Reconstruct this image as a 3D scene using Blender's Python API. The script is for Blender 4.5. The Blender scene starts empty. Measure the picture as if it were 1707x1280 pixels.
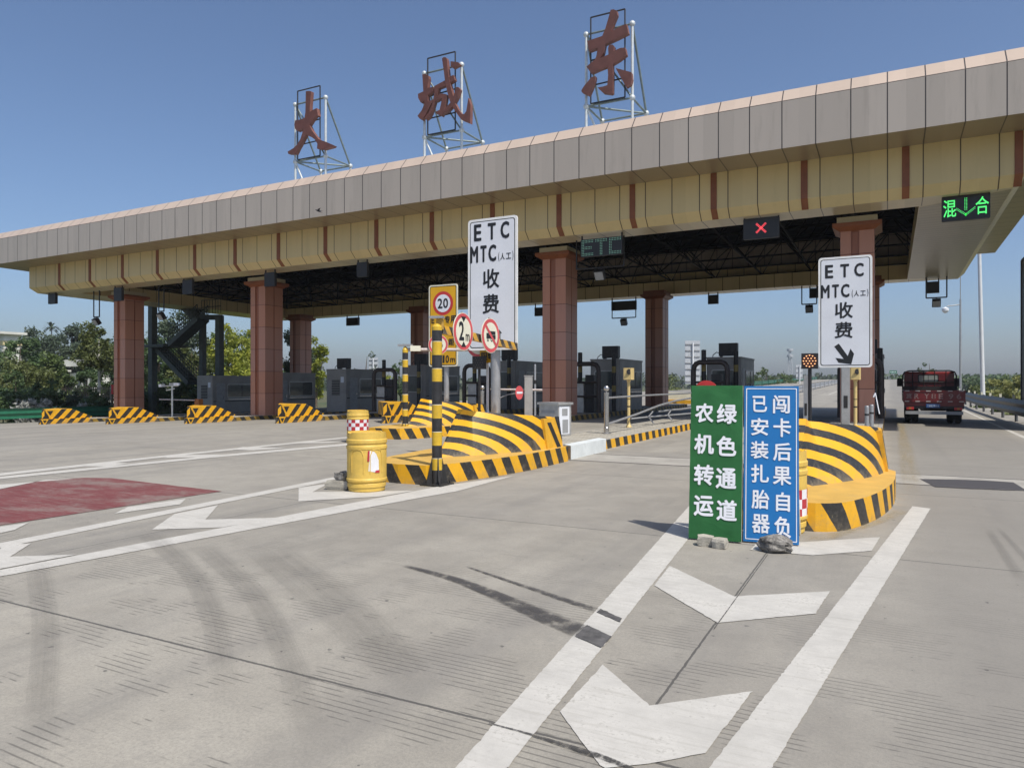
import bpy, math, random
from mathutils import Vector, Matrix
R = math.radians
random.seed(11)
scene = bpy.context.scene
COL = scene.collection

# ------------------------------------------------------------------ camera, sky, sun, exposure
EYE, FPX, YAW = 1.55, 1205.0, R(27.56)
CS, SN = math.cos(YAW), math.sin(YAW)
cd = bpy.data.cameras.new("camera")
cam = bpy.data.objects.new("camera", cd)
COL.objects.link(cam)
cam.location = (0, 0, EYE)
cam.rotation_euler = (R(90), 0, YAW)
cd.sensor_width = 36
cd.lens = 36 * FPX / 1707
cd.clip_start = 0.05
cd.clip_end = 9000
scene.camera = cam
SUN_EL, SUN_DIR = 58.0, Vector((0.872, -0.489, 0))      # towards the sun, on the ground
az = math.atan2(SUN_DIR.x, SUN_DIR.y)
world = bpy.data.worlds.new("World")
scene.world = world
world.use_nodes = True
wn = world.node_tree
bg = wn.nodes["Background"]
sky = wn.nodes.new("ShaderNodeTexSky")
sky.sky_type = 'NISHITA'
sky.sun_disc = False
sky.sun_elevation = R(SUN_EL)
sky.sun_rotation = az
sky.altitude = 0
sky.air_density = 0.85
sky.dust_density = 2.2
sky.ozone_density = 5.0
wn.links.new(sky.outputs[0], bg.inputs[0])
bg.inputs[1].default_value = 0.143
sd = bpy.data.lights.new("sun", 'SUN')
sd.energy = 4.5
sd.angle = R(0.5)
sd.color = (1.0, 0.935, 0.83)
sun = bpy.data.objects.new("sun", sd)
COL.objects.link(sun)
to_sun = Vector((SUN_DIR.x * math.cos(R(SUN_EL)), SUN_DIR.y * math.cos(R(SUN_EL)), math.sin(R(SUN_EL))))
sun.rotation_euler = to_sun.to_track_quat('Z', 'Y').to_euler()
sun.location = (20, -20, 60)
scene.view_settings.view_transform = 'Standard'
scene.view_settings.look = 'None'
scene.view_settings.exposure = 0.0
scene.view_settings.gamma = 1.0
scene.cycles.max_bounces = 6
scene.cycles.transparent_max_bounces = 12

# ------------------------------------------------------------------ measuring the photograph
def ray(px, py):
    t, u = (px - 853.5) / FPX, (640 - py) / FPX
    return Vector((t * CS - SN, t * SN + CS, u))
def at_z(px, py, z=0.0):
    r = ray(px, py); k = (z - EYE) / r.z
    return Vector((r.x * k, r.y * k, z))
def at_y(px, py, y):
    r = ray(px, py); k = y / r.y
    return Vector((r.x * k, y, EYE + r.z * k))
def at_d(px, py, d):
    r = ray(px, py)
    return Vector((r.x * d, r.y * d, EYE + r.z * d))
def ground_z(x):                       # the plaza is level by the camera and falls away towards the far lanes
    return 0.0 if x > -18.2 else 0.0285 * (max(x, -47.5) + 18.2)
def roof_z(h, x, y):                   # heights on the canopy; its planes fall a little towards the back and the far end
    return EYE + h - 0.01028 * y + 0.00537 * x

# ------------------------------------------------------------------ materials
MATS = {}
class NT:
    def __init__(s, name):
        s.m = bpy.data.materials.new(name); s.m.use_nodes = True
        s.t = s.m.node_tree; s.b = s.t.nodes["Principled BSDF"]
        MATS[name] = s.m
    def n(s, typ, **kw):
        o = s.t.nodes.new(typ)
        for k, v in kw.items(): setattr(o, k, v)
        return o
    def link(s, a, b): s.t.links.new(a, b)
    def sock(s, node_in, v):
        if isinstance(v, bpy.types.NodeSocket): s.link(v, node_in)
        else: node_in.default_value = v
    def math(s, op, a, b=0.0, c=None, clamp=False):
        o = s.n('ShaderNodeMath', operation=op); o.use_clamp = clamp
        s.sock(o.inputs[0], a); s.sock(o.inputs[1], b)
        if c is not None: s.sock(o.inputs[2], c)
        return o.outputs[0]
    def mix(s, f, a, b, mode='MIX'):
        o = s.n('ShaderNodeMixRGB', blend_type=mode)
        s.sock(o.inputs[0], f)
        for i, v in ((1, a), (2, b)):
            if isinstance(v, bpy.types.NodeSocket): s.link(v, o.inputs[i])
            else: o.inputs[i].default_value = (v[0], v[1], v[2], 1)
        return o.outputs[0]
    def coord(s, kind='Object'):
        o = s.n('ShaderNodeTexCoord'); return o.outputs[kind]
    def pos(s):
        return s.n('ShaderNodeNewGeometry').outputs['Position']
    def xyz(s, v):
        o = s.n('ShaderNodeSeparateXYZ'); s.link(v, o.inputs[0]); return o.outputs
    def scaled(s, v, sc, rot=(0, 0, 0)):
        o = s.n('ShaderNodeMapping'); s.link(v, o.inputs[0])
        o.inputs['Scale'].default_value = sc; o.inputs['Rotation'].default_value = rot
        return o.outputs[0]
    def noise(s, v, scale, detail=4, rough=0.6, dist=0.0):
        o = s.n('ShaderNodeTexNoise'); s.link(v, o.inputs['Vector'])
        o.inputs['Scale'].default_value = scale; o.inputs['Detail'].default_value = detail
        o.inputs['Roughness'].default_value = rough; o.inputs['Distortion'].default_value = dist
        return o.outputs['Fac']
    def ramp(s, f, lo, hi):            # smooth 0..1 between lo and hi
        o = s.n('ShaderNodeMapRange'); o.interpolation_type = 'SMOOTHSTEP'
        s.link(f, o.inputs[0]); o.inputs[1].default_value = lo; o.inputs[2].default_value = hi
        return o.outputs[0]
    def line(s, f, period, width, shift=0.0):   # 1 on thin lines every `period`
        a = s.math('ADD', f, period * 50 + shift)
        m = s.math('MODULO', a, period)
        d = s.math('ABSOLUTE', s.math('SUBTRACT', m, period / 2))
        return s.math('GREATER_THAN', d, period / 2 - width / 2)
    def bump(s, h, strength=0.3, dist=0.01):
        o = s.n('ShaderNodeBump'); o.inputs['Strength'].default_value = strength; o.inputs['Distance'].default_value = dist
        s.link(h, o.inputs['Height']); s.link(o.outputs[0], s.b.inputs['Normal'])
    def out(s, col=None, rough=None, metal=None):
        if col is not None: s.sock(s.b.inputs['Base Color'], col if isinstance(col, bpy.types.NodeSocket) else (*col, 1))
        if rough is not None: s.sock(s.b.inputs['Roughness'], rough)
        if metal is not None: s.sock(s.b.inputs['Metallic'], metal)
        return s.m

def plain(name, c, rough=0.55, metal=0.0, var=0.12, scale=3.0, fine=60.0, bump=0.0, dirt=0.0, dirtcol=(0.12, 0.1, 0.08)):
    k = NT(name); v = k.coord()
    a = k.noise(v, scale, 5); b = k.noise(v, fine, 3)
    f = k.math('ADD', k.math('MULTIPLY', a, 0.7), k.math('MULTIPLY', b, 0.3))
    f = k.ramp(f, 0.3, 0.7)
    col = k.mix(f, [x * (1 - var) for x in c], [min(1, x * (1 + var)) for x in c])
    if dirt:
        g = k.math('MULTIPLY', k.ramp(k.noise(v, scale * 1.7, 7, 0.75), 0.5, 0.75), dirt)
        col = k.mix(g, col, dirtcol)
    if bump: k.bump(b, bump, 0.01)
    return k.out(col, rough, metal)

def glow(name, c, e):
    k = NT(name); k.out(c, 0.5)
    k.b.inputs['Emission Color'].default_value = (*c, 1); k.b.inputs['Emission Strength'].default_value = e
    return k.m

def stripes(name, period, slope, duty=0.5, shift=0.0, yellow=(0.76, 0.40, 0.012), black=(0.022, 0.021, 0.02), rough=0.55, dirt=0.55, chip=0.58):
    """painted bands: UV in metres, u along the face, v up"""
    k = NT(name); uv = k.xyz(k.coord('UV')); v = k.coord()
    w = k.math('MULTIPLY', k.math('SUBTRACT', k.noise(v, 9.0, 3), 0.5), 0.02)
    f = k.math('ADD', k.math('ADD', uv[0], k.math('MULTIPLY', uv[1], slope)), w)
    f = k.math('MODULO', k.math('ADD', f, period * 40 + shift), period)
    on = k.math('LESS_THAN', f, period * duty)
    yv = k.mix(k.noise(v, 5.0, 5), [x * 0.8 for x in yellow], [min(1, x * 1.15) for x in yellow])
    bv = k.mix(k.ramp(k.noise(v, 14.0, 6, 0.7), 0.45, 0.75), black, (0.06, 0.058, 0.052))
    col = k.mix(on, yv, bv)
    worn = k.ramp(k.noise(v, 26.0, 6, 0.75), chip, chip + 0.08)
    col = k.mix(k.math('MULTIPLY', worn, 0.5), col, (0.30, 0.25, 0.15))
    low = k.math('SUBTRACT', 0.32, uv[1])
    d = k.math('MULTIPLY', k.ramp(k.math('ADD', k.noise(v, 6.0, 6, 0.7), low), 0.55, 1.0), dirt)
    col = k.mix(d, col, (0.24, 0.20, 0.15))
    k.bump(k.noise(v, 70.0, 4), 0.25, 0.006)
    return k.out(col, rough)

def arcs(name):
    """curved bands on the flanks of a crash cushion: UV = metres behind the prow, metres above its foot"""
    k = NT(name); uv = k.xyz(k.coord('UV')); v = k.coord()
    s = k.math('MULTIPLY', k.math('ADD', uv[0], 0.12), 0.40)
    z = k.math('ADD', uv[1], 0.16)
    r = k.math('SQRT', k.math('ADD', k.math('MULTIPLY', s, s), k.math('MULTIPLY', z, z)))
    r = k.math('ADD', r, k.math('MULTIPLY', k.math('SUBTRACT', k.noise(v, 7.0, 3), 0.5), 0.012))
    f = k.math('MODULO', k.math('ADD', r, 0.155), 0.188)
    on = k.math('LESS_THAN', f, 0.090)
    yv = k.mix(k.noise(v, 4.0, 5), (0.66, 0.335, 0.006), (0.84, 0.45, 0.014))
    bv = k.mix(k.ramp(k.noise(v, 12.0, 6, 0.7), 0.4, 0.8), (0.02, 0.02, 0.019), (0.05, 0.048, 0.044))
    col = k.mix(on, yv, bv)
    lowd = k.ramp(k.math('SUBTRACT', k.noise(v, 5.0, 7, 0.72), k.math('MULTIPLY', uv[1], 0.9)), 0.30, 0.60)
    col = k.mix(k.math('MULTIPLY', lowd, 0.45), col, (0.28, 0.23, 0.15))
    worn = k.ramp(k.noise(v, 22.0, 6, 0.75), 0.60, 0.67)
    col = k.mix(k.math('MULTIPLY', worn, 0.45), col, (0.32, 0.27, 0.16))
    k.bump(k.noise(v, 55.0, 4), 0.25, 0.006)
    return k.out(col, 0.5)

def road_material():
    k = NT("road_concrete"); p = k.pos(); x = k.xyz(p)
    big = k.noise(p, 0.22, 4, 0.55); mid = k.noise(p, 1.6, 6, 0.65); fine = k.noise(p, 55.0, 4, 0.7); grit = k.noise(p, 240.0, 2, 0.6)
    f = k.math('ADD', k.math('MULTIPLY', big, 0.45), k.math('MULTIPLY', mid, 0.55))
    col = k.mix(k.ramp(f, 0.32, 0.68), (0.250, 0.232, 0.194), (0.380, 0.356, 0.300))
    col = k.mix(k.math('MULTIPLY', k.ramp(fine, 0.36, 0.70), 0.40), col, (0.165, 0.157, 0.142))
    col = k.mix(k.math('MULTIPLY', k.ramp(grit, 0.52, 0.68), 0.42), col, (0.48, 0.455, 0.41))
    gr2 = k.noise(p, 120.0, 3, 0.7)
    col = k.mix(k.math('MULTIPLY', k.ramp(gr2, 0.55, 0.72), 0.5), col, (0.13, 0.125, 0.115))
    md2 = k.noise(p, 7.0, 7, 0.75)
    col = k.mix(k.math('MULTIPLY', k.ramp(md2, 0.48, 0.70), 0.28), col, (0.17, 0.162, 0.148))
    # each slab its own tone
    sx = k.math('FLOOR', k.math('DIVIDE', k.math('ADD', x[0], 1.0), 5.8)); sy = k.math('FLOOR', k.math('DIVIDE', k.math('SUBTRACT', x[1], 2.9), 4.35))
    cb = k.n('ShaderNodeCombineXYZ'); k.link(sx, cb.inputs[0]); k.link(sy, cb.inputs[1])
    wnz = k.n('ShaderNodeTexWhiteNoise'); k.link(cb.outputs[0], wnz.inputs[0])
    col = k.mix(k.math('MULTIPLY', wnz.outputs['Value'], 0.34), col, (0.21, 0.20, 0.185))
    # tyre dirt running along the lanes, and soft sweeps across the plaza
    st = k.noise(k.scaled(p, (1.1, 0.035, 1)), 1.0, 5, 0.6)
    col = k.mix(k.math('MULTIPLY', k.ramp(st, 0.46, 0.72), 0.34), col, (0.15, 0.145, 0.14))
    sw = k.noise(k.scaled(p, (0.9, 0.10, 1), (0, 0, R(38))), 1.0, 6, 0.65)
    col = k.mix(k.math('MULTIPLY', k.ramp(sw, 0.50, 0.74), 0.36), col, (0.14, 0.137, 0.13))
    blot = k.noise(p, 0.9, 8, 0.72)
    col = k.mix(k.math('MULTIPLY', k.ramp(blot, 0.58, 0.72), 0.30), col, (0.17, 0.165, 0.155))
    ln = k.math('MULTIPLY', k.ramp(x[0], -0.3, 0.5), k.math('SUBTRACT', 1.0, k.ramp(x[0], 3.0, 3.5)))
    ln = k.math('MULTIPLY', ln, k.math('ADD', 0.35, k.math('MULTIPLY', mid, 0.5)))
    col = k.mix(k.math('MULTIPLY', ln, 0.75), col, (0.165, 0.156, 0.142))
    # tined grooves: straight cuts across the lane, each worn away at its own places
    per = 0.047
    yy = k.math('ADD', k.math('ADD', x[1], k.math('MULTIPLY', x[0], 0.012)), k.math('MULTIPLY', k.math('SUBTRACT', k.noise(p, 0.6, 2), 0.5), 0.02))
    idx = k.math('FLOOR', k.math('DIVIDE', k.math('ADD', yy, 50.0), per))
    fr = k.math('SUBTRACT', k.math('DIVIDE', k.math('ADD', yy, 50.0), per), idx)
    cut = k.math('SUBTRACT', 1.0, k.ramp(k.math('ABSOLUTE', k.math('SUBTRACT', fr, 0.5)), 0.05, 0.15))
    cb2 = k.n('ShaderNodeCombineXYZ'); k.link(k.math('MULTIPLY', x[0], 1.5), cb2.inputs[0]); k.link(k.math('MULTIPLY', idx, 0.085), cb2.inputs[1])
    keep = k.ramp(k.noise(cb2.outputs[0], 1.0, 4, 0.55), 0.50, 0.55)
    brk = k.ramp(k.noise(k.scaled(p, (7.0, 30.0, 1)), 1.0, 3, 0.6), 0.30, 0.50)
    nearby = k.math('SUBTRACT', 1.0, k.ramp(x[1], 3.2, 7.5))
    patch = k.math('MULTIPLY', keep, nearby)
    groove = k.math('MULTIPLY', k.math('MULTIPLY', cut, brk), patch)
    col = k.mix(k.math('MULTIPLY', groove, 0.66), col, (0.085, 0.080, 0.070))
    col = k.mix(k.math('MULTIPLY', patch, 0.05), col, (0.15, 0.145, 0.132))
    # slab joints
    wj = k.math('MULTIPLY', k.math('SUBTRACT', k.noise(p, 11.0, 6, 0.7), 0.5), 0.022)
    j1 = k.line(k.math('ADD', x[1], wj), 4.35, 0.019, -2.9)
    j2 = k.line(k.math('ADD', x[0], wj), 5.8, 0.014, 1.0)
    jt = k.math('MULTIPLY', k.math('MAXIMUM', j1, j2), 0.88)
    col = k.mix(jt, col, (0.07, 0.067, 0.062))
    # dark specks
    sp = k.ramp(k.noise(p, 14.0, 2, 0.5), 0.735, 0.76)
    col = k.mix(k.math('MULTIPLY', sp, 0.7), col, (0.06, 0.058, 0.055))
    h = k.math('SUBTRACT', k.math('ADD', k.math('MULTIPLY', fine, 0.5), k.math('MULTIPLY', grit, 0.3)), k.math('MULTIPLY', groove, 0.5))
    k.bump(h, 0.35, 0.006)
    return k.out(col, 0.8)

def paint_material(name="road_paint", base=(0.53, 0.515, 0.475), wear=0.55, under=(0.25, 0.24, 0.21), blot=0.0):
    k = NT(name); p = k.pos(); x = k.xyz(p)
    m = k.noise(p, 2.2, 7, 0.72); fi = k.noise(p, 45.0, 5, 0.7); gr = k.noise(p, 170.0, 2, 0.6)
    col = k.mix(k.ramp(m, 0.3, 0.7), [c * 0.80 for c in base], base)
    for rot, sc, amt in ((20, (2.5, 26.0, 1), 0.42), (-35, (1.5, 18.0, 1), 0.34)):
        st = k.noise(k.scaled(p, sc, (0, 0, R(rot))), 1.0, 5, 0.68)
        col = k.mix(k.math('MULTIPLY', k.ramp(st, 0.50, 0.72), amt), col, [u * 1.25 for u in under])
    col = k.mix(k.math('MULTIPLY', k.ramp(gr, 0.56, 0.72), 0.25), col, under)
    w = k.math('ADD', k.math('MULTIPLY', fi, 0.55), k.math('MULTIPLY', m, 0.45))
    col = k.mix(k.math('MULTIPLY', k.ramp(w, 0.545, 0.63), wear), col, under)
    if blot: col = k.mix(k.math('MULTIPLY', k.ramp(k.noise(k.scaled(p, (0.5, 1.0, 1), (0, 0, R(-25))), 1.3, 8, 0.75), 0.48, 0.62), blot), col, under)
    k.bump(k.math('ADD', fi, gr), 0.25, 0.004)
    return k.out(col, 0.8)

def ragged(name, c, lo=0.42, hi=0.60, rough=0.8, streak=(9.0, 9.0), strength=1.0, blot=0.0, fade=0.0):
    """a stain or mark with a broken-up alpha (UV: u across 0..1, v along 0..1)"""
    k = NT(name); p = k.pos(); u0 = k.coord('UV'); uv = k.xyz(u0)
    e = k.math('SUBTRACT', 1.0, k.math('POWER', k.math('ABSOLUTE', k.math('SUBTRACT', k.math('MULTIPLY', uv[0], 2.0), 1.0)), 2.0))
    n = k.noise(k.scaled(u0, (streak[0], streak[1], 1)), 1.0, 6, 0.72)
    a = k.ramp(k.math('MULTIPLY', k.math('ADD', n, 0.12), e), lo, hi)
    if blot: a = k.math('MULTIPLY', a, k.ramp(k.noise(p, blot, 6, 0.75), 0.30, 0.56))
    if fade: a = k.math('MULTIPLY', a, k.math('MULTIPLY', k.ramp(uv[1], 0.0, fade), k.math('SUBTRACT', 1.0, k.ramp(uv[1], 1.0 - fade, 1.0))))
    k.sock(k.b.inputs['Alpha'], k.math('MULTIPLY', a, strength))
    return k.out(c, rough)

def foliage(name, a, b, trans=0.25):
    k = NT(name); p = k.coord(); 
    f = k.ramp(k.noise(p, 1.1, 3, 0.6), 0.35, 0.65)
    col = k.mix(f, a, b)
    oi = k.n('ShaderNodeObjectInfo')
    col = k.mix(k.math('MULTIPLY', oi.outputs['Random'], 0.35), col, [v * 0.6 for v in a])
    k.out(col, 0.6)
    tr = k.n('ShaderNodeBsdfTranslucent'); k.link(col, tr.inputs[0])
    ms = k.n('ShaderNodeMixShader'); ms.inputs[0].default_value = trans
    k.link(k.b.outputs[0], ms.inputs[1]); k.link(tr.outputs[0], ms.inputs[2])
    k.link(ms.outputs[0], k.t.nodes['Material Output'].inputs[0])
    return k.m

def panelled(name, c, period, width, seam=(0.06, 0.05, 0.045), var=0.08, rough=0.4, metal=0.0, shift=0.0, vper=0.0, streaks=0.15, tint=None):
    """sheet cladding with open seams: UV in metres"""
    k = NT(name); uv = k.xyz(k.coord('UV')); v = k.coord()
    cell = k.math('FLOOR', k.math('DIVIDE', k.math('ADD', uv[0], period * 50.5 + shift), period))
    row = k.math('FLOOR', k.math('DIVIDE', uv[1], vper)) if vper else 0.0
    cb = k.n('ShaderNodeCombineXYZ'); k.link(cell, cb.inputs[0])
    if vper: k.link(row, cb.inputs[1])
    wz = k.n('ShaderNodeTexWhiteNoise'); k.link(cb.outputs[0], wz.inputs[0])
    col = k.mix(wz.outputs['Value'], [x * (1 - var) for x in c], [x * (1 + var) for x in c])
    if tint:
        w2 = k.n('ShaderNodeTexWhiteNoise'); w2.noise_dimensions = '1D'; k.sock(w2.inputs['W'], k.math('ADD', row, 3.7) if vper else 0.3)
        col = k.mix(k.math('MULTIPLY', w2.outputs['Value'], 0.55), col, tint)
    g = k.noise(k.scaled(v, (2.0, 2.0, 0.25)), 2.0, 5, 0.65)
    col = k.mix(k.math('MULTIPLY', k.ramp(g, 0.48, 0.75), streaks), col, [x * 0.45 for x in c])
    ln = k.line(uv[0], period, width, shift)
    if vper: ln = k.math('MAXIMUM', ln, k.line(uv[1], vper, width))
    col = k.mix(ln, col, seam)
    k.bump(k.math('SUBTRACT', k.math('MULTIPLY', k.noise(v, 1.3, 2), 0.6), ln), 0.12, 0.01)
    return k.out(col, rough, metal)

road_material(); paint_material()
paint_material("red_paint", (0.175, 0.042, 0.042), 0.65, (0.225, 0.195, 0.17), 0.6)
plain("earth", (0.13, 0.115, 0.075), 0.9, var=0.3, scale=0.3)
k = NT("grassland"); p = k.pos()
k.out(k.mix(k.ramp(k.noise(p, 0.05, 6, 0.7), 0.35, 0.65), (0.055, 0.075, 0.026), (0.105, 0.10, 0.05)), 0.95)
plain("kerb_stone", (0.33, 0.315, 0.28), 0.85, var=0.18, scale=2.0, bump=0.3, dirt=0.3)
k = NT("paver"); p = k.pos()
br = k.n('ShaderNodeTexBrick'); k.link(p, br.inputs[0]); br.inputs['Scale'].default_value = 1.6
br.inputs['Color1'].default_value = (0.44, 0.41, 0.34, 1); br.inputs['Color2'].default_value = (0.33, 0.31, 0.26, 1); br.inputs['Mortar'].default_value = (0.13, 0.12, 0.10, 1)
br.inputs['Mortar Size'].default_value = 0.015
k.out(k.mix(k.math('MULTIPLY', k.ramp(k.noise(p, 2.0, 6, 0.7), 0.45, 0.75), 0.5), br.outputs[0], (0.20, 0.18, 0.15)), 0.9)
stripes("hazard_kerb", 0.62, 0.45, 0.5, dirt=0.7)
stripes("shaded_dirty_kerb", 0.62, 0.8, 0.5, yellow=(0.30, 0.19, 0.03), black=(0.018, 0.017, 0.016), dirt=0.8, chip=0.56)  # dirty stripes, with the canopy's shade also painted into the darker yellow
stripes("hazard_step", 0.50, 0.62, 0.5, dirt=0.5)
stripes("hazard_block", 0.60, -0.95, 0.5)
stripes("hazard_arm", 0.30, 0.9, 0.5)
arcs("hazard_arcs")
plain("hazard_yellow", (0.66, 0.355, 0.02), 0.55, var=0.12, scale=5, dirt=0.25, dirtcol=(0.3, 0.22, 0.1), bump=0.15)
plain("dusty_yellow", (0.56, 0.345, 0.075), 0.75, var=0.12, scale=3, dirt=0.35, dirtcol=(0.34, 0.28, 0.17), bump=0.2)
plain("hazard_black", (0.02, 0.02, 0.02), 0.5, var=0.3, scale=8, dirt=0.2)
plain("barrel_plastic", (0.64, 0.43, 0.085), 0.5, var=0.14, scale=4, dirt=0.35, dirtcol=(0.36, 0.28, 0.12), bump=0.05)
plain("pole_yellow", (0.62, 0.40, 0.03), 0.4, var=0.12, scale=9, dirt=0.35, dirtcol=(0.3, 0.24, 0.1))
plain("pole_black", (0.028, 0.028, 0.03), 0.38, var=0.3, scale=9, dirt=0.3)
plain("sticker_white", (0.72, 0.72, 0.74), 0.5, var=0.08)
plain("sticker_red", (0.42, 0.03, 0.04), 0.5)
plain("sign_white", (0.70, 0.73, 0.78), 0.42, var=0.06, scale=1.2, dirt=0.12, dirtcol=(0.45, 0.44, 0.42))
plain("sign_edge", (0.78, 0.79, 0.78), 0.35)
plain("sign_black", (0.015, 0.016, 0.018), 0.45)
plain("sign_yellow", (0.66, 0.36, 0.008), 0.4, var=0.08)
plain("sign_red", (0.50, 0.035, 0.035), 0.45, var=0.15)
plain("sign_faded_red", (0.58, 0.085, 0.095), 0.5, var=0.2)
plain("sign_cream", (0.74, 0.72, 0.58), 0.5, var=0.08)
k = NT("banner_green"); v = k.coord()
col = k.mix(k.ramp(k.noise(v, 2.2, 5), 0.3, 0.7), (0.010, 0.098, 0.022), (0.018, 0.140, 0.034))
wr = k.noise(k.scaled(v, (3.0, 3.0, 4.0), (0, 0.5, 0)), 1.0, 4, 0.55, 1.2); k.bump(wr, 0.35, 0.02); k.out(col, 0.55)
plain("board_blue", (0.010, 0.155, 0.43), 0.45, var=0.08, scale=1.5)
plain("letter_white", (0.76, 0.78, 0.82), 0.5, var=0.04)
plain("frame_wood", (0.50, 0.47, 0.38), 0.7, var=0.25, scale=12)
plain("steel_galvanised", (0.40, 0.41, 0.42), 0.45, 0.6, var=0.12, scale=6)
plain("steel_grey_paint", (0.30, 0.31, 0.32), 0.45, var=0.15, scale=5, dirt=0.2)
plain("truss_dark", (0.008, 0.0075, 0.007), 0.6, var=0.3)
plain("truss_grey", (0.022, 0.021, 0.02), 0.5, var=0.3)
plain("steel_dark", (0.022, 0.021, 0.021), 0.5, var=0.3, scale=5)
plain("stainless", (0.52, 0.51, 0.50), 0.25, 0.9, var=0.1, scale=8)
plain("cabinet_steel", (0.44, 0.44, 0.43), 0.4, 0.5, var=0.16, scale=3, dirt=0.25)
plain("booth_steel", (0.29, 0.28, 0.262), 0.5, 0.1, var=0.14, scale=1.3, dirt=0.3)
plain("booth_glass", (0.10, 0.115, 0.11), 0.06, 0.0, var=0.2)
plain("black_plastic", (0.018, 0.018, 0.02), 0.45, var=0.2)
plain("guard_brown", (0.045, 0.034, 0.03), 0.5, var=0.3, scale=6)
plain("dull_yellow", (0.26, 0.20, 0.06), 0.6, var=0.2)
plain("intercom_cream", (0.62, 0.47, 0.20), 0.45, var=0.1, scale=6)
plain("white_block", (0.62, 0.66, 0.66), 0.7, var=0.1, scale=3, dirt=0.35, dirtcol=(0.3, 0.3, 0.27), bump=0.1)
plain("stone_block", (0.36, 0.34, 0.29), 0.9, var=0.25, scale=7, bump=0.6)
plain("rock_grey", (0.20, 0.19, 0.175), 0.95, var=0.65, scale=14, fine=70, bump=1.0)
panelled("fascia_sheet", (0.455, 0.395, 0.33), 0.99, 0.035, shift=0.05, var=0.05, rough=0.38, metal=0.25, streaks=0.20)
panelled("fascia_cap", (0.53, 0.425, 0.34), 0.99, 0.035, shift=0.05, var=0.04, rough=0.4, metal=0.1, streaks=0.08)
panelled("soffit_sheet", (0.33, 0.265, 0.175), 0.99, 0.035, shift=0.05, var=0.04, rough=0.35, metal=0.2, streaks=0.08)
panelled("cream_sheet", (0.62, 0.49, 0.245), 0.99, 0.035, shift=0.05, seam=(0.09, 0.06, 0.03), var=0.04, rough=0.45, streaks=0.12)
panelled("lip_sheet", (0.60, 0.52, 0.35), 0.99, 0.03, shift=0.05, seam=(0.12, 0.09, 0.05), var=0.07, rough=0.3, metal=0.1, streaks=0.1)
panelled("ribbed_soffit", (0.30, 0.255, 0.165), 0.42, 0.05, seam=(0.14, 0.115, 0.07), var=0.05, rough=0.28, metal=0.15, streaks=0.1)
plain("joint_dark", (0.05, 0.04, 0.035), 0.7)
plain("trim_brown", (0.215, 0.068, 0.024), 0.5, var=0.15, scale=3)
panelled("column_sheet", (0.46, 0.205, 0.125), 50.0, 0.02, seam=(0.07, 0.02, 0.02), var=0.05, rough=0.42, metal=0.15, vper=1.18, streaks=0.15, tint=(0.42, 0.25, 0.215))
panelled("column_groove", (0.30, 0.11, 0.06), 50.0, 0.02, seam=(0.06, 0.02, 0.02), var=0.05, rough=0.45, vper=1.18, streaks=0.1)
plain("letter_rust", (0.115, 0.042, 0.032), 0.6, var=0.22, scale=2.5, dirt=0.3, dirtcol=(0.1, 0.04, 0.03))
plain("letter_edge", (0.19, 0.08, 0.06), 0.6, var=0.2, scale=2.5)
plain("tube_white", (0.58, 0.62, 0.62), 0.4, 0.2, var=0.12, scale=5)
plain("tube_green_grey", (0.20, 0.25, 0.25), 0.45, 0.2, var=0.2, scale=4)
plain("stair_green", (0.045, 0.06, 0.055), 0.5, var=0.3, scale=3)
plain("rail_green", (0.012, 0.115, 0.065), 0.45, var=0.2, scale=2)
plain("truck_red", (0.15, 0.011, 0.013), 0.35, var=0.2, scale=3, dirt=0.25, dirtcol=(0.12, 0.07, 0.06))
plain("truck_glass", (0.10, 0.11, 0.11), 0.08)
plain("cab_glass_light", (0.32, 0.36, 0.34), 0.15)
plain("rubber", (0.02, 0.02, 0.02), 0.85, var=0.3, scale=9)
plain("chassis_black", (0.022, 0.021, 0.022), 0.6, var=0.3, scale=4, dirt=0.3)
plain("plate_blue", (0.03, 0.10, 0.28), 0.4)
plain("plate_text", (0.55, 0.6, 0.66), 0.5)
plain("tail_letter", (0.26, 0.17, 0.16), 0.6, var=0.3, scale=14)
plain("faded_white", (0.48, 0.42, 0.40), 0.6, var=0.2, scale=9)
plain("plaster_white", (0.62, 0.62, 0.56), 0.8, var=0.08, scale=1)
plain("plaster_yellow", (0.60, 0.52, 0.28), 0.8)
plain("pole_white", (0.66, 0.68, 0.70), 0.35, var=0.06)
plain("bark", (0.12, 0.095, 0.07), 0.9, var=0.3, scale=6)
plain("bark_limed", (0.5, 0.5, 0.47), 0.9, var=0.15, scale=6)
plain("orange_paint", (0.42, 0.14, 0.03), 0.5)
plain("sign_green", (0.01, 0.13, 0.07), 0.5)
plain("far_steel", (0.42, 0.45, 0.48), 0.6)
plain("bird_black", (0.03, 0.03, 0.035), 0.7)
glow("led_green", (0.10, 0.90, 0.20), 0.95)
glow("led_pale_green", (0.30, 0.62, 0.45), 0.22)
glow("led_red", (1.0, 0.08, 0.10), 1.6)
glow("led_amber", (1.0, 0.50, 0.22), 1.1)
plain("led_off", (0.20, 0.17, 0.10), 0.4)
plain("lens_red_dark", (0.06, 0.015, 0.012), 0.4)
foliage("leaf_dark", (0.050, 0.095, 0.032), (0.105, 0.165, 0.055))
foliage("leaf_olive", (0.095, 0.122, 0.034), (0.17, 0.20, 0.06))
foliage("leaf_mid", (0.07, 0.115, 0.030), (0.13, 0.185, 0.05))
foliage("leaf_lime", (0.22, 0.27, 0.030), (0.42, 0.44, 0.06), 0.4)
foliage("leaf_blue", (0.055, 0.085, 0.050), (0.11, 0.15, 0.085))
foliage("blossom_white", (0.30, 0.31, 0.28), (0.45, 0.45, 0.42))
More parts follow.
